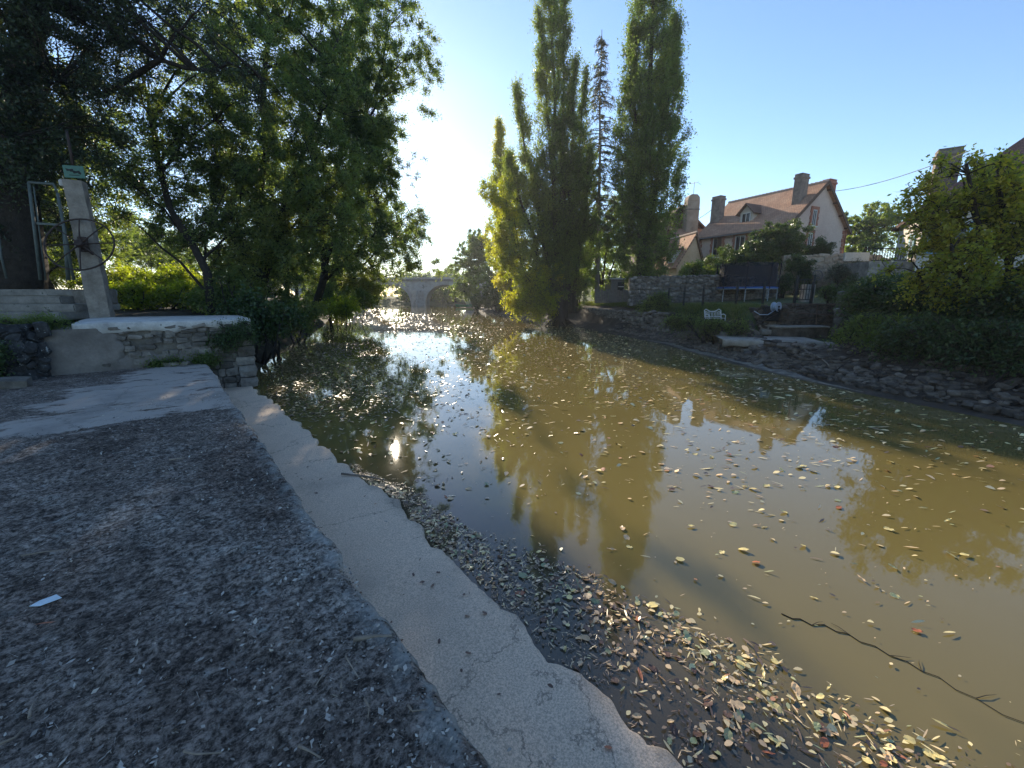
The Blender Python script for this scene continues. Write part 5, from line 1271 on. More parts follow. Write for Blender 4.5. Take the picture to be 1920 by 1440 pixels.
# bench
bq = p_(1342, 566, 18.6); bn = empty('garden_bench', bq, R(8)); tag(bn, 'small ornate white metal garden bench facing the river', 'bench')
bn.location.z = gz(bq.x, 18.6) + 0.17; bn.scale = (.78, .78, .78)
for s_ in (-1, 1):
    MB().tube([(s_ * .5, .12, 0), (s_ * .5, .1, .45), (s_ * .5, .2, .86)], .028, 6).build('leg', M_white, bn)
    MB().tube([(s_ * .5, -.3, 0), (s_ * .5, -.28, .42)], .028, 6).build('leg', M_white, bn)
    MB().tube([(s_ * .5, .15, .62), (s_ * .5, -.1, .66), (s_ * .5, -.28, .60), (s_ * .5, -.28, .42)], .022, 6).build('arm', M_white, bn)
for k in range(5): MB().box((0, -.28 + .09 * k, .43), (1.0, .06, .025)).build('seat_slat', M_white, bn)
bk = lambda x, z: (x, .12 + .2 * (z - .45) + .02, z)
MB().tube([bk(-.52, .84), bk(-.40, .93), bk(-.28, .86), bk(-.14, .80), bk(0, .80), bk(.14, .80), bk(.28, .86), bk(.40, .93), bk(.52, .84)], .024, 6).build('top_rail', M_white, bn)
MB().tube([bk(-.5, .5), bk(.5, .5)], .02, 6).build('back_rail', M_white, bn)
for k in range(11):
    x = -.44 + .088 * k; MB().tube([bk(x, .5), bk(x + .012 * (-1) ** k, .65), bk(x, .81)], .013, 5).build('back_bar', M_white, bn)
for x in (-.4, .4): MB().torus(Vector(bk(x, .72)), Matrix.Rotation(R(80), 3, 'X'), .075, .012, 14, 5).build('scroll', M_white, bn)
# stones beside the bench
for (x, y, Y, s, lab) in [(1344, 570, 18.55, (.95, .6, .42), 'squared grey stone block under the white bench'), (1372, 568, 18.3, (.6, .4, .14), 'flat stone slab right of the white bench')]:
    q = p_(x, y, Y); o = put_stone(BL, 'stone_block', (q.x, Y, gz(q.x, Y) + s[2] * .3), s, (0, .05, .2), None); tag(o, lab, 'stone')
# steps, landing, retaining wall, rails, hose reel
M_landing = rough_mat('weathered concrete landing', [(0.24, 0.205, 0.165), (0.36, 0.315, 0.26), (0.46, 0.41, 0.345)], 2, 0.9, 20, 0.5, 0.02)
q = atZ(1452, 632, .78)
ld = empty('concrete_landing', (q.x, q.y, .55), R(-14)); tag(ld, 'broken concrete landing slab above the stones at the foot of the garden steps', 'slab')
xs = np.linspace(-1.75, 1.45, 28); gg = np.random.default_rng(90)
fr_ = -.35 + (fbm(np.stack([xs * 1.3, xs * 0, xs * 0], -1), 4, 91) - .5) * .3; bt_ = -.05 - (fbm(np.stack([xs * 2.3, xs * 0 + 5, xs * 0], -1), 4, 92)) * .14
V = np.stack([np.stack([xs, fr_ + .1, bt_], -1), np.stack([xs, fr_, bt_ + .02], -1), np.stack([xs, fr_ + .01, 0 * xs + .10], -1), np.stack([xs, fr_ + .04, 0 * xs + .12], -1), np.stack([xs, 0 * xs + 1.3, 0 * xs + .14], -1), np.stack([xs, 0 * xs + 1.32, 0 * xs - .3], -1)], 1)
me = grid_mesh('slab', V); bm = bmesh.new(); bm.from_mesh(me); bmesh.ops.holes_fill(bm, edges=[e_ for e_ in bm.edges if e_.is_boundary], sides=0); bmesh.ops.recalc_face_normals(bm, faces=bm.faces); bm.to_mesh(me); bm.free()
link('slab', me, M_landing, ld)
MB().box((1.35, .25, -.14), (1.5, .9, .34)).build('lower_slab', M_landing, ld, bevel=.03, rough=.012)
sp_ = empty('garden_steps', (p_(1446, 612, 17.2).x, 17.1, .7), R(-10)); tag(sp_, 'narrow mossy concrete steps rising between dark stone walls to the gate', 'steps')
for k in range(5): MB().box((.02, .3 * k, .06 + .19 * k), (.95, .34, .2)).build('step', M_landing, sp_, bevel=.02, rough=.006, seed=k)
stone_wall('retaining_wall', 'dark stone retaining wall between the garden steps and the corner pier', p_(1466, 590, 17.2), p_(1562, 590, 17.4), .75, .8, 1.82, 1.84, .4, M_stone_wet, M_stone_wet, .17, 206, parts=110)
stone_wall('retaining_wall', 'short dark wall left of the garden steps under the hose reel', p_(1405, 590, 17.6), p_(1434, 590, 17.3), .75, .75, 1.7, 1.74, .4, M_stone_wet, M_stone_wet, .16, 207, parts=40)
stone_wall('stone_pier', 'pale stone corner pier at the end of the retaining wall', p_(1562, 600, 17.0), p_(1588, 600, 16.7), .6, .6, 2.35, 2.5, .45, M_mortar, M_rubble, .24, 208, parts=40, cat='pier')
o = empty('ledge_wall', (p_(1512, 620, 16.4).x, 16.5, .4), R(4)); tag(o, 'concrete plinth with a pale top in front of the dark retaining wall', 'plinth')
MB().box((0, .35, .25), (2.0, .7, .62)).build('plinth_body', M_stone_wet, o, bevel=.03, rough=.01)
MB().box((0, .33, .60), (2.06, .74, .08)).build('plinth_top', M_landing, o, bevel=.02, rough=.006)
M_rail = flat_mat('rusty rail pipe', (0.13, 0.085, 0.06), 0.7, var=.4)
rl = empty('rusty_railing', p_(1530, 608, 16.2)); tag(rl, 'thin rusty pipe railing in front of the dark retaining wall', 'railing')
l2 = lambda x, y: p_(x, y, 16.2) - rl.location
MB().tube([l2(1470, 585), l2(1563, 591)], .022, 6).build('rail', M_rail, rl); MB().tube([l2(1530, 610), l2(1533, 572)], .02, 6).build('rail_post', M_rail, rl); MB().tube([l2(1468, 569), l2(1565, 571)], .02, 6).build('rail', M_rail, rl)
o = MB().tube([p_(1410, 612, 16.0), p_(1432, 602, 16.4), p_(1458, 588, 17)], .02, 6).build('handrail', M_rust); tag(o, 'slanting dark handrail beside the garden steps', 'railing')
M_hose = flat_mat('pale hose plastic', (0.40, 0.44, 0.50), 0.4, var=.1)
M_bench = M_white
hr = empty('hose_reel', p_(1455, 575, 17.0), R(25)); tag(hr, 'white and blue garden hose reel on a dark post', 'hose reel')
for s_ in (-1, 1): MB().tube([(0, s_ * .11, 0), (0, s_ * .09, 0)], [.19, .19], 20).build('reel_disc', M_hose, hr)
MB().tube([(0, -.09, 0), (0, .09, 0)], .14, 16).build('hose_coil', flat_mat('blue grey coiled hose', (0.28, 0.36, 0.46), .5), hr)
MB().tube([(0, -.14, 0), (0, .14, 0)], .04, 8).build('reel_axle', M_post, hr)
MB().box((.02, 0, -.12), (.10, .3, .10)).build('bracket', M_post, hr)
o = MB().box(p_(1445, 588, 17.25), (.62, .3, .62)).build('dark_box', M_post, None, bevel=.03); tag(o, 'dark box like post carrying the hose reel', 'post')
o = MB().tube([p_(1452, 582, 16.9), p_(1440, 590, 16.7), p_(1425, 590, 16.6), p_(1414, 583, 16.7)], .018, 6).build('garden_hose', M_hose, smooth=True); tag(o, 'loop of pale hose hanging from the reel over the bank', 'hose')
o = MB().tube([p_(1568, 578, 15.6), p_(1700, 581, 14.0), p_(1850, 588, 12.6)], .03, 6).build('bank_rail', M_grey_metal, smooth=True); tag(o, 'long pale rail running along the top of the overgrown bank', 'rail')
M_pipe = flat_mat('white plastic pipe', (0.55, 0.60, 0.56), 0.4, var=.1)
o = MB().tube([p_(1646, 614, 13.2), p_(1634, 628, 12.9)], .07, 12).build('drain_pipe', M_pipe, smooth=True); tag(o, 'short white drain pipe sticking out of the overgrown bank', 'pipe')
stone_wall('bank_wall', 'dark overgrown stone wall along the bank to the right of the pier', (p_(1590, 620, 15.6).x, 15.6), (p_(1960, 640, 9.4).x, 9.4), .7, .85, 1.72, 1.7, .4, M_stone_wet, M_stone_wet, .3, 209, parts=120)
# white wooden chair, shed, board fence near the poplars
sh_ = empty('garden_shed', p_(1157, 540, 34.0), R(10)); tag(sh_, 'small grey shed with a dark opening between the spruce and the tall poplar', 'shed')
MB().box((0, .5, -.2), (1.15, 1.2, 1.7)).build('wall', M_wood_grey, sh_); MB().box((.25, -.12, -.1), (.5, .06, 1.1)).build('opening', M_post, sh_); MB().box((0, .5, .72), (1.5, 1.6, .1)).build('roof', M_grey_metal, sh_)
MB().box((.25, -.16, .1), (.46, .03, .05)).build('shelf', M_white, sh_)
bf = empty('board_fence', (p_(1115, 560, 31.5).x, 31.5, 1.65), R(-3)); tag(bf, 'old grey upright board fence behind the poplars', 'fence')
g = np.random.default_rng(95); x = 0
while x < 3.4:
    w = g.uniform(.16, .26); h = g.uniform(.85, 1.05)
    MB().box((x + w / 2, g.normal() * .01, h / 2), (w - .015, .03, h)).build('board', M_wood_grey, bf, rough=.008, seed=int(x * 100)); x += w
# balcony railing of the terrace
tb_ = empty('terrace_railing', p_(1634, 490, 23.6), R(-5)); tag(tb_, 'dark wrought iron terrace railing between round tree and shuttered house', 'railing')
for z in (.05, .68): MB().bar((0, 0, z), (2.2, 0, z), .05).build('rail', M_post, tb_)
for k in range(16): MB().box((.07 + .138 * k, 0, .365), (.025, .025, .6)).build('baluster', M_post, tb_)
for k in range(8): MB().torus((.21 + .276 * k, 0, .36), Matrix.Rotation(R(90), 3, 'X'), .1, .012, 12, 4).build('scroll', M_post, tb_)
MB().box((1.1, 1.5, -.9), (2.4, 3.0, 1.8)).build('terrace_block', M_rubble, tb_)
MB().box((.9, 2.6, .45), (1.4, .15, .5)).build('parapet', M_wall_pale, tb_)
# small ornamental wall fountain disc and post by the gate
o = empty('stone_trough', (p_(1512, 560, 21).x, 21, 1.85)); tag(o, 'squared pale stone post standing behind the garden gate', 'post'); MB().box((0, 0, .4), (.5, .4, 1.0)).build('block', M_rubble, o, bevel=.03, rough=.01)
rg_ = empty('iron_disc', p_(1533, 516, 26.5)); tag(rg_, 'small round grey ornament leaning on the pale garden wall', 'ornament')
MB().torus((0, 0, 0), Matrix.Rotation(R(80), 3, 'X'), .30, .04, 20, 6).build('ring', M_wood_grey, rg_)
for k in range(4): MB().tube([(.28 * math.cos(k * .785), 0, .28 * math.sin(k * .785)), (-.28 * math.cos(k * .785), 0, -.28 * math.sin(k * .785))], .015, 5).build('spoke', M_wood_grey, rg_)
# ================================================================== LOOSE THINGS: STONES, BRANCHES, LEAVES
g = np.random.default_rng(300)
M_rip = rough_mat('grey brown riprap stone', [(0.05, 0.04, 0.03), (0.105, 0.086, 0.067), (0.20, 0.165, 0.132)], 4, 0.9, 22, 0.8, 0.02, per_obj=.55)
RIP = stone_set(M_rip, 7, .55, sub=1, smooth=False)
def riprap(n):
    out = []
    while len(out) < n:
        Y = g.uniform(6.2, 26); d = abs(g.normal()) * .75 + .35 if g.uniform() < .7 else g.uniform(.35, 2.4)
        if d > 2.5: continue
        if 17.5 < Y < 26 and g.uniform() < .5: continue
        X = wl(Y) + d; s = g.uniform(.07, .19) * (1.45 if 13 < Y < 20 and d > .8 else 1)
        out.append((X, Y, gz(X, Y), s))
    return out
st = riprap(1500)
st.sort(key=lambda q: -q[3] / q[1])
for (X, Y, Z, s) in st[:300]:
    o = bpy.data.objects.new('loose_stone', RIP[int(g.integers(7))]); COL.objects.link(o)
    o.location = (X, Y, Z + s * .12); o.scale = (s * g.uniform(1, 1.9), s * g.uniform(.8, 1.2), s * g.uniform(.45, .8)); o.rotation_euler = (g.normal() * .25, g.normal() * .25, g.uniform(0, 6.3))
    d_ = X - wl(Y)
    tag(o, ('large' if s > .17 else 'small' if s < .11 else 'medium') + ' grey brown stone lying loose ' + ('at the water edge' if d_ < .7 else 'high on the mud' if d_ > 1.5 else 'halfway up the mud') + (' below the far right bramble' if Y < 9.5 else ' below the white drain pipe' if Y < 13.5 else ' around the concrete landing' if Y < 17.5 else ' below the bench and poplars'), 'stone', 'loose stones on the right bank')
v0 = np.array([v.co for v in RIP[2].vertices]); f0 = np.array([list(q.vertices) for q in RIP[2].polygons]); Vs, Fs = [], []
for i, (X, Y, Z, s) in enumerate(st[300:]):
    s *= .8; M_ = np.array(Matrix.Rotation(g.uniform(0, 6.3), 3, 'Z')); Vs.append((v0 * g.uniform(.85, 1.15, v0.shape) * np.array([s * g.uniform(1, 2), s, s * .6])) @ M_.T + np.array([X, Y, Z + s * .1])); Fs.append(f0 + i * len(v0))
tag(link('stony_bank', raw_mesh('stony_bank', np.concatenate(Vs), np.concatenate(Fs)), M_rip), kind='stuff')
o = bpy.data.objects.new('stone_block', BL[1]); COL.objects.link(o); q = atZ(1356, 632, .62); o.location = q; o.scale = (.28, .2, .42); o.rotation_euler = (.1, .06, .3)
tag(o, 'upright squared stone among the loose stones left of the landing', 'stone')

# branches on the mud
M_drift = rough_mat('bleached dead wood', [(0.16, 0.13, 0.10), (0.26, 0.215, 0.165), (0.34, 0.29, 0.23)], 8, .9, 30, .5, .01)
def stick(name, label, pts, r, mat, cat='branch', group=None):
    pts = [Vector(q) for q in pts]; c = pts[0]
    o = MB().tube([q - c for q in pts], list(np.linspace(r, r * .45, len(pts))), 6).build(name, mat, None, c, smooth=True); return tag(o, label, cat, group)
mud = lambda x, y: (lambda q: Vector((q.x, q.y, q.z)))(atZ(x, y, .4))
def on_mud(x, y, up=.04):        # where the ray meets the bank
    a, b_ = ray(x, y)
    for Y in np.arange(5, 30, .03):
        if H + b_ * Y < gz(a * Y, Y): return Vector((a * Y, Y, gz(a * Y, Y) + up))
    return Vector((a * 15, 15, .5))
stick('dead_branch', 'pale curved dead branch lying across the mud below the landing', [on_mud(1500, 652), on_mud(1510, 661), on_mud(1526, 668), on_mud(1541, 676), on_mud(1550, 684), on_mud(1555, 691)], .028, M_drift)
for (x0, y0, x1, y1, lab) in [(1575, 680, 1650, 655, 'thin dark stick on the stones near the pale curved branch'), (1650, 690, 1720, 660, 'slanting dark branch on the stony mud below the drain pipe'), (1810, 690, 1850, 735, 'bare branch sloping down the stones at the far right'),
                              (1850, 730, 1920, 690, 'long dark branch rising across the stones at the picture edge'), (1560, 705, 1600, 680, 'short twig lying on the shore stones'), (1700, 700, 1760, 655, 'forked looking stick in the middle of the stone bank')]:
    a_, b_ = on_mud(x0, y0), on_mud(x1, y1); mid = (a_ + b_) / 2 + Vector((g.normal() * .05, 0, .05 + .02 * g.normal()))
    stick('dead_branch', lab, [a_, mid, b_], .022, M_bark)
Vs, Fs = strips(*(lambda P: (P, P + g.normal(size=P.shape) * np.array([.3, .3, .06])))(np.array([(wl(Y) + d, Y, gz(wl(Y) + d, Y) + .05) for Y, d in zip(g.uniform(6.5, 14, 420), g.uniform(.4, 2.3, 420))])), .008, g)
tag(link('twig_litter', raw_mesh('twig_litter', Vs, Fs), M_bark), kind='stuff')
# pale debris line at the poplar point
Vs, Fs = strips(*(lambda P: (P, P + g.normal(size=P.shape) * np.array([.3, .3, .03])))(np.array([(wl(Y) + d, Y, max(.03, gz(wl(Y) + d, Y)) + .03) for Y, d in zip(g.uniform(29, 39, 260), g.uniform(-.3, .9, 260))])), .012, g)
tag(link('drift_debris', raw_mesh('drift_debris', Vs, Fs), M_drift), kind='stuff')
# foam line on the wet margin
# twig on the ledge
q0, q1 = atZ(640, 888, ZL + .02), atZ(720, 899, .02); stick('twig', 'straight pale twig lying from the ledge into the water', [q0, (q0 + q1) / 2 + Vector((0, 0, .01)), q1], .014, M_drift, 'twig')
pts = [atZ(x, y, .004) for x, y in ((1465, 1150), (1486, 1160), (1500, 1160), (1522, 1172), (1545, 1171), (1568, 1184), (1590, 1188), (1612, 1203), (1640, 1211), (1668, 1229), (1700, 1240), (1728, 1258), (1760, 1269), (1792, 1293), (1830, 1309), (1880, 1340), (1940, 1362), (2050, 1405))]
stick('floating_branch', 'long thin dark branch floating on the water at lower right', pts, .0036, M_bark)
for i_, (dx, dy) in ((3, (.10, .03)), (6, (-.05, .09)), (9, (.12, -.02)), (11, (.06, .08)), (14, (.14, .02))):
    q = pts[i_] - pts[0]; MB().tube([q, q + Vector((dx * .5, dy * .6, .006)), q + Vector((dx, dy, .002))], [.0024, .0018, .0008], 5).build('side_twig', M_bark, bpy.data.objects['floating_branch'])

# ---- leaves: shapes
def leaf_shape(kind, seed):
    r2 = random.Random(seed)
    if kind == 'oval': out = [(0, -.5), (.20, -.34), (.30, -.08), (.26, .18), (.12, .40), (0, .5)]
    elif kind == 'long': out = [(0, -.5), (.08, -.32), (.12, -.05), (.10, .2), (.05, .4), (0, .5)]
    elif kind == 'round': out = [(0, -.46), (.28, -.36), (.42, -.08), (.38, .2), (.2, .38), (0, .48)]
    else: out = [(0, -.5), (.22, -.40), (.34, -.12), (.24, .06), (.30, .26), (.10, .34), (0, .5)]
    n = len(out); cup = r2.uniform(.03, .2); tw = r2.uniform(-.12, .12)
    z = lambda x, y: cup * abs(x) * 1.2 + tw * y * x * 3 + .35 * cup * y * y + r2.uniform(-.05, .05)
    V = [(x, y, z(x, y)) for x, y in out] + [(-x * r2.uniform(.85, 1.1), y, z(x, y) * r2.uniform(.6, 1.3)) for x, y in out[1:-1]] + [(0, y, 0.0) for x, y in out[1:-1]]
    mid = [0] + [n + (n - 2) + i for i in range(n - 2)] + [n - 1]
    F = []
    for i in range(n - 1):
        a_, b_ = mid[i], mid[i + 1]
        for side in (0, 1):
            p0 = i if i in (0, n - 1) else (i if side == 0 else n + i - 1); p1 = i + 1 if i + 1 in (0, n - 1) else (i + 1 if side == 0 else n + i)
            f = [a_, p0, p1, b_]; f = [q for k, q in enumerate(f) if q not in f[:k]]
            if len(f) >= 3: F.append(f if side == 0 else f[::-1])
    return V, F
def leaf_color(name, c, rough=.4, trans=.12):
    m, nt, p, L = nodes(name)
    co = obj_co(nt); n1 = noise(nt, co, 6, 4, .6); oi = nt.nodes.new('ShaderNodeObjectInfo')
    col = mixc(nt, n1.outputs[0], tuple(q * .75 for q in c), tuple(min(.92, q * 1.25) for q in c))
    k = maprange(nt, oi.outputs['Random'], 0, 1, .8, 1.2); cb = nt.nodes.new('ShaderNodeCombineColor')
    for i in range(3): L(k, cb.inputs[i])
    col = mixc(nt, 1.0, col, cb.outputs[0], 'MULTIPLY'); L(col, p.inputs['Base Color']); p.inputs['Roughness'].default_value = rough; p.inputs['Specular IOR Level'].default_value = .9 if rough < .6 else .3
    t = nt.nodes.new('ShaderNodeBsdfTranslucent'); L(col, t.inputs['Color']); mx = nt.nodes.new('ShaderNodeMixShader'); mx.inputs[0].default_value = trans
    L(p.outputs[0], mx.inputs[1]); L(t.outputs[0], mx.inputs[2]); L(mx.outputs[0], nt.nodes['Material Output'].inputs['Surface'])
    return m
LC = {'yellow': leaf_color('yellow leaf', (.76, .61, .24)), 'tan': leaf_color('tan leaf', (.68, .47, .25)), 'brown': leaf_color('brown leaf', (.13, .06, .03)), 'orange': leaf_color('orange red leaf', (.40, .12, .04)), 'green': leaf_color('fading green leaf', (.27, .31, .15)), 'grey': leaf_color('bleached grey leaf', (.34, .315, .275), .8, .05)}
# ---- floating leaves on the water
def on_water(X, Y):
    n_, a_ = to_local(X, Y)
    lim = np.where(a_ < 11, ledge_edge(np.clip(a_, -4.9, 11)) + .03, -9)
    return (n_ > lim) & (X < wl(Y) - .1) & (X > wl_left(Y) + .2) & ((a_ < 10.95) | (Y > 9))
pts = []
n = 14000; Y = .5 + 60 * g.uniform(0, 1, n) ** 1.3; X = g.uniform(-12, 11, n); kk = fbm(np.stack([X * .55, Y * .42, X * 0], -1), 4, 66) + .5 * (fbm(np.stack([X * 3, Y * 2, X * 0], -1), 2, 67) - .5) > g.uniform(.34, .64, n); X, Y = X[kk], Y[kk]; n = len(X); pts.append(np.stack([X, Y, np.minimum(np.exp(g.normal(size=n) * .42) * .062, .13)], -1))
n = 3200; Y = g.uniform(.6, 14, n); X = g.uniform(-4, 10, n); pts.append(np.stack([X, Y, np.exp(g.normal(size=n) * .6) * .016], -1))
n = 5200; Y = 4.5 + 26 * g.uniform(0, 1, n); X = g.uniform(-6, 9, n); pts.append(np.stack([X, Y, np.minimum(np.exp(g.normal(size=n) * .35) * .06, .12)], -1))
# the raft of leaves along the ledge
n = 3800; a_ = g.uniform(-2.5, 3.9, n); wdt = np.interp(a_, [-2.5, -1, 0.5, 1.4, 2.5, 3.9], [1.25, 1.1, .75, .6, .32, .06]); off = np.abs(g.beta(1.1, 1.5, n)) * wdt * 1.15
nn2 = ledge_edge(a_) + .04 + off; P0 = np.array([tuple(Lw(q, w_)) for q, w_ in zip(nn2, a_)]); kk = fbm(P0 * 1.7, 4, 87) > g.uniform(.33, .6, n); P0 = P0[kk]; pts.append(np.stack([P0[:, 0], P0[:, 1], np.exp(g.normal(size=len(P0)) * .42) * .027], -1))
n = 9000; a_ = g.uniform(-2.6, 4.6, n); wdt = np.interp(a_, [-2.6, -1, 0.5, 1.4, 2.5, 4.6], [1.35, 1.2, .9, .7, .42, .08]); off = g.uniform(0, 1, n) ** 1.3 * wdt
nn2 = ledge_edge(a_) + .035 + off; P0 = np.array([tuple(Lw(q, w_)) for q, w_ in zip(nn2, a_)]); kk = fbm(P0 * 2.6, 4, 88) > g.uniform(.32, .62, n); P0 = P0[kk]; pts.append(np.stack([P0[:, 0], P0[:, 1], g.uniform(.006, .02, len(P0))], -1)); nfrag = len(P0)
# outer bright stripe of the raft
n = 700; a_ = g.uniform(-2.6, 1.6, n); c_ = np.interp(a_, [-2.6, -1, 0.5, 1.6], [.95, .95, .78, .55]); nn2 = ledge_edge(a_) + c_ + g.normal(size=n) * .12; P0 = np.array([tuple(Lw(q, w_)) for q, w_ in zip(nn2, a_)]); pts.append(np.stack([P0[:, 0], P0[:, 1], np.exp(g.normal(size=n) * .38) * .032], -1))
# brown mat at the left bank
n = 5200; Y = g.uniform(7.2, 20, n); X = wl_left(np.maximum(Y, 10.3)) + np.abs(g.normal(size=n)) * 1.9 + g.uniform(0, 1, n); pts.append(np.stack([X, Y, g.uniform(.035, .085, n)], -1)); nmat = n
# leaves drifting in the sun path
n = 1500; Y = 22 + 50 * g.uniform(0, 1, n); X = wl_left(Y) + g.uniform(.5, 11, n); pts.append(np.stack([X, Y, g.uniform(.06, .13, n)], -1))
allp = np.concatenate(pts)
mat_flag = np.zeros(len(allp)); s0 = sum(len(q) for q in pts[:6]); mat_flag[s0:s0 + nmat] = 1; s1 = sum(len(q) for q in pts[:4]); mat_flag[s1:s1 + nfrag] = 1
ok = on_water(allp[:, 0], allp[:, 1]); allp, mat_flag = allp[ok], mat_flag[ok]
dist = np.sqrt(allp[:, 0] ** 2 + allp[:, 1] ** 2 + H * H)
fwd = allp[:, 1] * _c + H * _s
inview = (np.abs(allp[:, 0] / fwd) < 1.25) & ((H * _c - allp[:, 1] * _s) / fwd < .95)
order = np.argsort(-(allp[:, 2] / dist) * inview)
kinds = ['oval', 'long', 'round', 'lobed', 'oval', 'long']
LM = {}
for c in LC:
    for i, k in enumerate(kinds):
        V, F = leaf_shape(k, i * 13 + 5); me = bpy.data.meshes.new('leaf'); me.from_pydata(V, [], F); me.materials.append(LC[c]); LM[c, i] = me
lab = {'yellow': 'pale yellow leaf floating', 'tan': 'tan leaf floating', 'brown': 'dark brown leaf floating', 'orange': 'orange red leaf floating', 'green': 'fading green leaf floating', 'grey': ''}
cs = list(LC)[:5]
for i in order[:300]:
    X, Y, s = allp[i]; s = min(s, .085); in_shade = X * .957 + Y * .289 < 1.75 and Y < 8; c = g.choice(cs, p=[.08, .22, .40, .06, .24] if in_shade else [.52, .32, .05, .06, .05])  # tree shadow put into the leaf colours: darker picks on its side
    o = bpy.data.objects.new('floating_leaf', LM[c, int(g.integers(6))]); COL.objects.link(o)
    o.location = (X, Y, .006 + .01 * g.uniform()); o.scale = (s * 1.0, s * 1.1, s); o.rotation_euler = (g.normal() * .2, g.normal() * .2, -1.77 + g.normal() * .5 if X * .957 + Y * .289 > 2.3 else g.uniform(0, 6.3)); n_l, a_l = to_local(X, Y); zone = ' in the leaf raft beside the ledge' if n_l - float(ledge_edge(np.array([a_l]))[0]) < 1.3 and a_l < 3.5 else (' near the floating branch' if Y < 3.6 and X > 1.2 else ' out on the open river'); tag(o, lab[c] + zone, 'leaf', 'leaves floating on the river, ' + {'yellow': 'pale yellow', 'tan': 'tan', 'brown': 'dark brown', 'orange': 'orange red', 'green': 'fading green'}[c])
rest = order[300:]
m, nt, p, L = nodes('mixed floating leaves'); at = nt.nodes.new('ShaderNodeAttribute'); at.attribute_name = 'tint'
rp = ramp(nt, [(.07, .045, .03), (.17, .10, .05), (.70, .50, .28), (.85, .70, .34), (.40, .41, .19), (.56, .24, .11)], 0, 1); L(at.outputs['Fac'], rp.inputs[0]); L(rp.outputs[0], p.inputs['Base Color']); p.inputs['Roughness'].default_value = .34; p.inputs['Specular IOR Level'].default_value = 1.0
M_mixleaf = m
Vs, Fs, T = [], [], []
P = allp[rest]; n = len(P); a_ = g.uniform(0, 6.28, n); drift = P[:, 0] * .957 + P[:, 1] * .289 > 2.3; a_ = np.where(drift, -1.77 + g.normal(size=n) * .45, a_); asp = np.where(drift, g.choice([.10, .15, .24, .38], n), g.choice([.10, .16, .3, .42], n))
prof = np.array([(0, -.5), (.8, -.18), (1, .08), (.6, .36), (0, .5), (-.6, .36), (-1, .08), (-.8, -.18)])
s = P[:, 2][:, None]; lx = prof[None, :, 0] * asp[:, None] * s; ly = prof[None, :, 1] * s * np.where(asp < .2, 1.9, 1.2)[:, None]
X = P[:, :1] + lx * np.cos(a_)[:, None] - ly * np.sin(a_)[:, None]; Yy = P[:, 1:2] + lx * np.sin(a_)[:, None] + ly * np.cos(a_)[:, None]
Zz = .006 + g.uniform(0, .008, (n, 1)) + np.abs(lx) * g.uniform(0, .7, (n, 1)) + ly * g.normal(size=(n, 1)) * .18 + lx * g.normal(size=(n, 1)) * .2
V = np.stack([X, Yy, np.maximum(Zz, .003)], -1).reshape(-1, 3); F = np.arange(8 * n).reshape(n, 8)
shade_side = (P[:, 0] * .957 + P[:, 1] * .289 < 1.75) & (P[:, 1] < 8)  # side of the tree shadow, where the joined leaves are tinted darker
tint = np.where((mat_flag[rest] > 0) | (shade_side & (g.uniform(size=n) < .72)), g.uniform(0, .42, n), g.choice([.05, .22, .42, .5, .58, .62, .8, .98], n, p=[.09, .10, .2, .2, .16, .13, .09, .03]))
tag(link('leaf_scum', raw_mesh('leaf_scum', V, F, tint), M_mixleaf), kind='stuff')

# ---- litter on the weir crest and the ledge
n = 13000
a_ = -1.0 + 8.5 * g.uniform(0, 1, n) ** 1.7; nn2 = -3.0 * g.uniform(0, 1, n) ** 1.3 - .02
cl_ = fbm(np.stack([a_ * 1.6, nn2 * 1.6, a_ * 0], -1), 3, 77); keep = cl_ + .16 * np.clip(1 + nn2 / 1.2, -.6, 1) > g.uniform(.40, .75, n); a_, nn2 = a_[keep], nn2[keep]; n = len(a_)
sz = np.minimum(np.exp(g.normal(size=n) * .5) * .014, .03)
P0 = np.array([tuple(Lw(q, w_, ZT + .008)) for q, w_ in zip(nn2, a_)]); dd = np.linalg.norm(P0 - np.array([0, 0, H]), axis=1)
def crest_z(nl, al): q = np.array([[nl, al, 0.]]); return ZT + (fbm(q * 1.1, 3, 5)[0] - .5) * .03 + (fbm(q * 5, 5, 2)[0] - .5) * .045
od = np.argsort(-sz / dd)
for i in od[:190]:
    big = sz[i] > .03; c = 'grey' if g.uniform() < .86 else g.choice(['tan', 'brown'])
    k = int(g.integers(6)); o = bpy.data.objects.new('dry_leaf', LM[c, k]); COL.objects.link(o)
    o.location = (P0[i, 0], P0[i, 1], crest_z(nn2[i], a_[i]) + .012); s = sz[i] * 1.5; o.scale = (s, s * 1.1, s * 1.6); o.rotation_euler = (g.normal() * .35, g.normal() * .35, g.uniform(0, 6.3))
    tag(o, {'grey': 'bleached grey dry leaf on the dark weir crest', 'tan': 'tan dry leaf on the dark weir crest', 'brown': 'dark brown dry leaf on the dark weir crest'}[c] + (' close to its edge' if nn2[i] > -.35 else ' far from its edge' if nn2[i] < -1.2 else ' midway from its edge') + (' near the bottom' if a_[i] < .6 else ' by the worn patch' if a_[i] > 2.5 else ''), 'leaf', {'grey': 'bleached', 'tan': 'tan', 'brown': 'dark brown'}[c] + ' dry leaves on the weir crest')
r_ = od[190:]; nz_ = np.array([crest_z(nn2[i], a_[i]) for i in r_]); C = P0[r_].copy(); C[:, 2] = nz_ + .006
V, F = leaf_arrays(C, sz[r_][:, None] * 1.15, g, 1.6, .5)
M_chip = leaf_mat('bleached chips', [(.13, .115, .10), (.30, .27, .235), (.52, .48, .42)], .05)
tag(link('leaf_litter', raw_mesh('leaf_litter', V, F, g.uniform(0, 1, len(r_))), M_chip), kind='stuff')
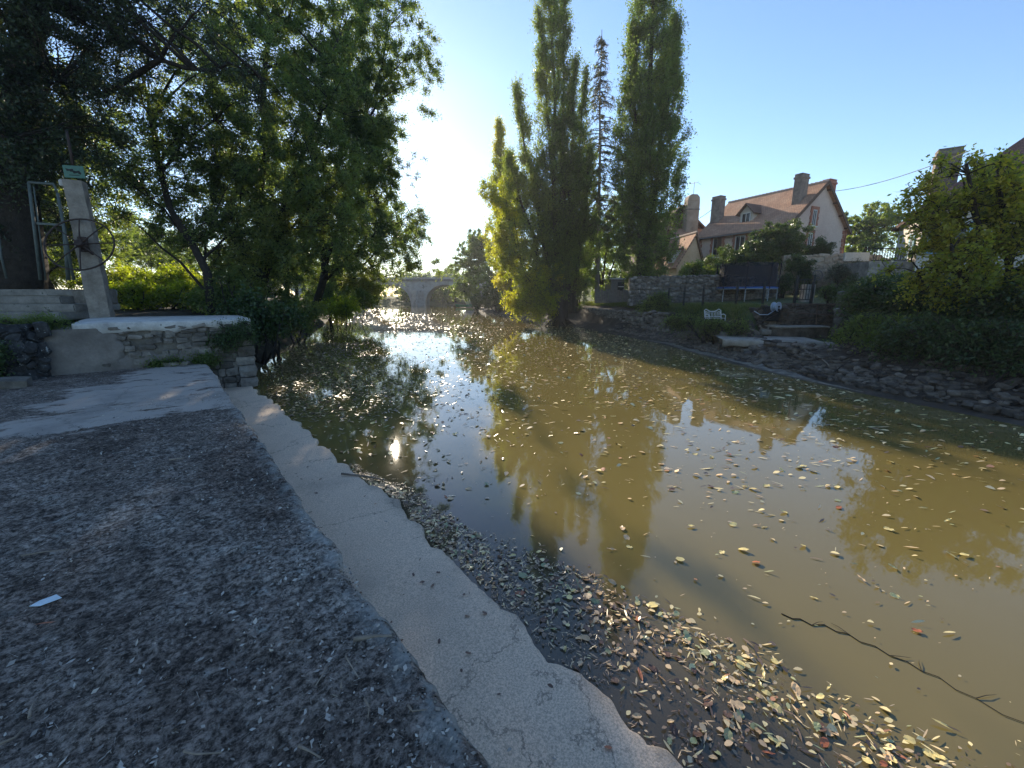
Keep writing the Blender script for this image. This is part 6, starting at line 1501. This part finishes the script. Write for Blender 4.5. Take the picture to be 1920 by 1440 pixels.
# crumbs of soil and needles
n = 9000; a2 = -1.0 + 7.2 * g.uniform(0, 1, n) ** 1.8; n2_ = -2.8 * g.uniform(0, 1, n) ** 1.2 - .01
C = np.array([tuple(Lw(q, w_, ZT)) for q, w_ in zip(n2_, a2)]); q = np.stack([n2_, a2, n2_ * 0], -1); C[:, 2] = ZT + (fbm(q * 1.1, 3, 5) - .5) * .03 + (fbm(q * 5, 5, 2) - .5) * .045 + .004
E = C + np.stack([g.normal(size=n) * .03, g.normal(size=n) * .03, np.abs(g.normal(size=n)) * .008], -1)
V, F = strips(C[:2600], E[:2600], .0012, g)
tag(link('needle_litter', raw_mesh('needle_litter', V, F, g.uniform(0, 1, len(F))), M_chip), kind='stuff')
V, F = leaf_arrays(C[2600:], .011, g, .3, .8)
M_crumb = leaf_mat('dark crumbs', [(.012, .011, .011), (.03, .028, .028), (.07, .068, .065)], 0.0)
tag(link('soil_crumbs', raw_mesh('soil_crumbs', V, F, g.uniform(0, 1, len(F))), M_crumb), kind='stuff')
# twigs one can pick out
TW = [((40, 1042), (132, 1030), .006, 'long thin pale twig lying across the crest at left'), ((318, 862), (346, 858), .009, 'short bright stick on the crest near the worn patch'), ((663, 1199), (735, 1192), .012, 'thick pale stick on the crest close to the edge'),
      ((345, 1408), (415, 1411), .006, 'thin grey twig near the bottom of the crest'), ((560, 1398), (600, 1420), .006, 'bent thin twig at the bottom near the ledge'), ((683, 1310), (690, 1345), .005, 'upright looking thin twig on the dark moss'),
      ((612, 1250), (592, 1285), .005, 'slanting slender twig left of the pale stick'), ((648, 1230), (672, 1270), .005, 'crossed slender twig below the pale stick'), ((0, 1395), (45, 1365), .006, 'pale twig at the lower left corner'), ((55, 1345), (62, 1320), .006, 'small blade like twig at lower left'),
      ((640, 1290), (655, 1262), .004, 'fine twig beside the crossed twigs'), ((765, 1322), (800, 1330), .005, 'fine twig near the mossy edge')]
for (q0, q1, r, lab_) in TW:
    a0, a1 = atZ(*q0, ZT + .022), atZ(*q1, ZT + .022); mid = (a0 + a1) / 2 + Vector((g.normal() * .01, g.normal() * .01, .006)); stick('twig', lab_, [a0, a0.lerp(mid, .6), mid, a1], r * .9, M_drift, 'twig')
o = bpy.data.objects.new('dry_leaf', LM['orange', 1]); COL.objects.link(o); o.location = atZ(85, 1168, ZT + .02); o.scale = (.07, .075, .07); o.rotation_euler = (.1, .2, 2.0); tag(o, 'single orange leaf on the crest at the left', 'leaf')
M_paper = flat_mat('bluish white scrap of paper', (.55, .66, .72), .6, var=.1)
pp = MB(); q = atZ(80, 1132, ZT + .018); pp.prism([(-.05, 0, 0), (0, -.02, .004), (.07, .01, .003), (.04, .035, .012), (-.02, .02, .006)], (0, 0, .002)); o = pp.build('paper_scrap', M_paper, None, q); o.rotation_euler = (0.1, 0, .4); tag(o, 'bluish white paper scrap lying on the crest at left', 'litter')
# bits on the ledge
n = 150; a_ = -1.2 + 9 * g.uniform(0, 1, n) ** 1.6; nn2 = .03 + (ledge_edge(a_) - .1) * g.uniform(0, 1, n) ** 1.6
for al, nl in zip(a_, nn2):
    c = g.choice(['brown', 'grey', 'orange'], p=[.78, .18, .04]); o = bpy.data.objects.new('ledge_leaf', LM[c, int(g.integers(6))]); COL.objects.link(o); s = g.uniform(.012, .04); o.location = Lw(nl, al, ZL + .006); o.scale = (s, s * 1.2, s * 1.5); o.rotation_euler = (g.normal() * .2, g.normal() * .2, g.uniform(0, 6.3))
    tag(o, {'brown': 'small dark brown leaf on the pale concrete ledge', 'grey': 'small bleached leaf on the pale concrete ledge', 'orange': 'small orange red leaf on the pale concrete ledge'}[c], 'leaf', {'brown': 'dark', 'grey': 'bleached', 'orange': 'orange red'}[c] + ' leaves on the ledge')
# ================================================================== HAZE: one closed box of even pale air round everything
hz = MB().box((0, 105, 16.5), (620, 350, 37)).build('haze', None)
M_haze = bpy.data.materials.new('pale river haze'); M_haze.use_nodes = True
nt = M_haze.node_tree; nt.nodes.clear()
ou = nt.nodes.new('ShaderNodeOutputMaterial'); pv = nt.nodes.new('ShaderNodeVolumePrincipled')
pv.inputs['Color'].default_value = (0.93, 0.95, 1.0, 1); pv.inputs['Density'].default_value = 0.0006; pv.inputs['Anisotropy'].default_value = 0.35
nt.links.new(pv.outputs[0], ou.inputs['Volume'])
hz.data.materials.append(M_haze); tag(hz, kind='stuff')
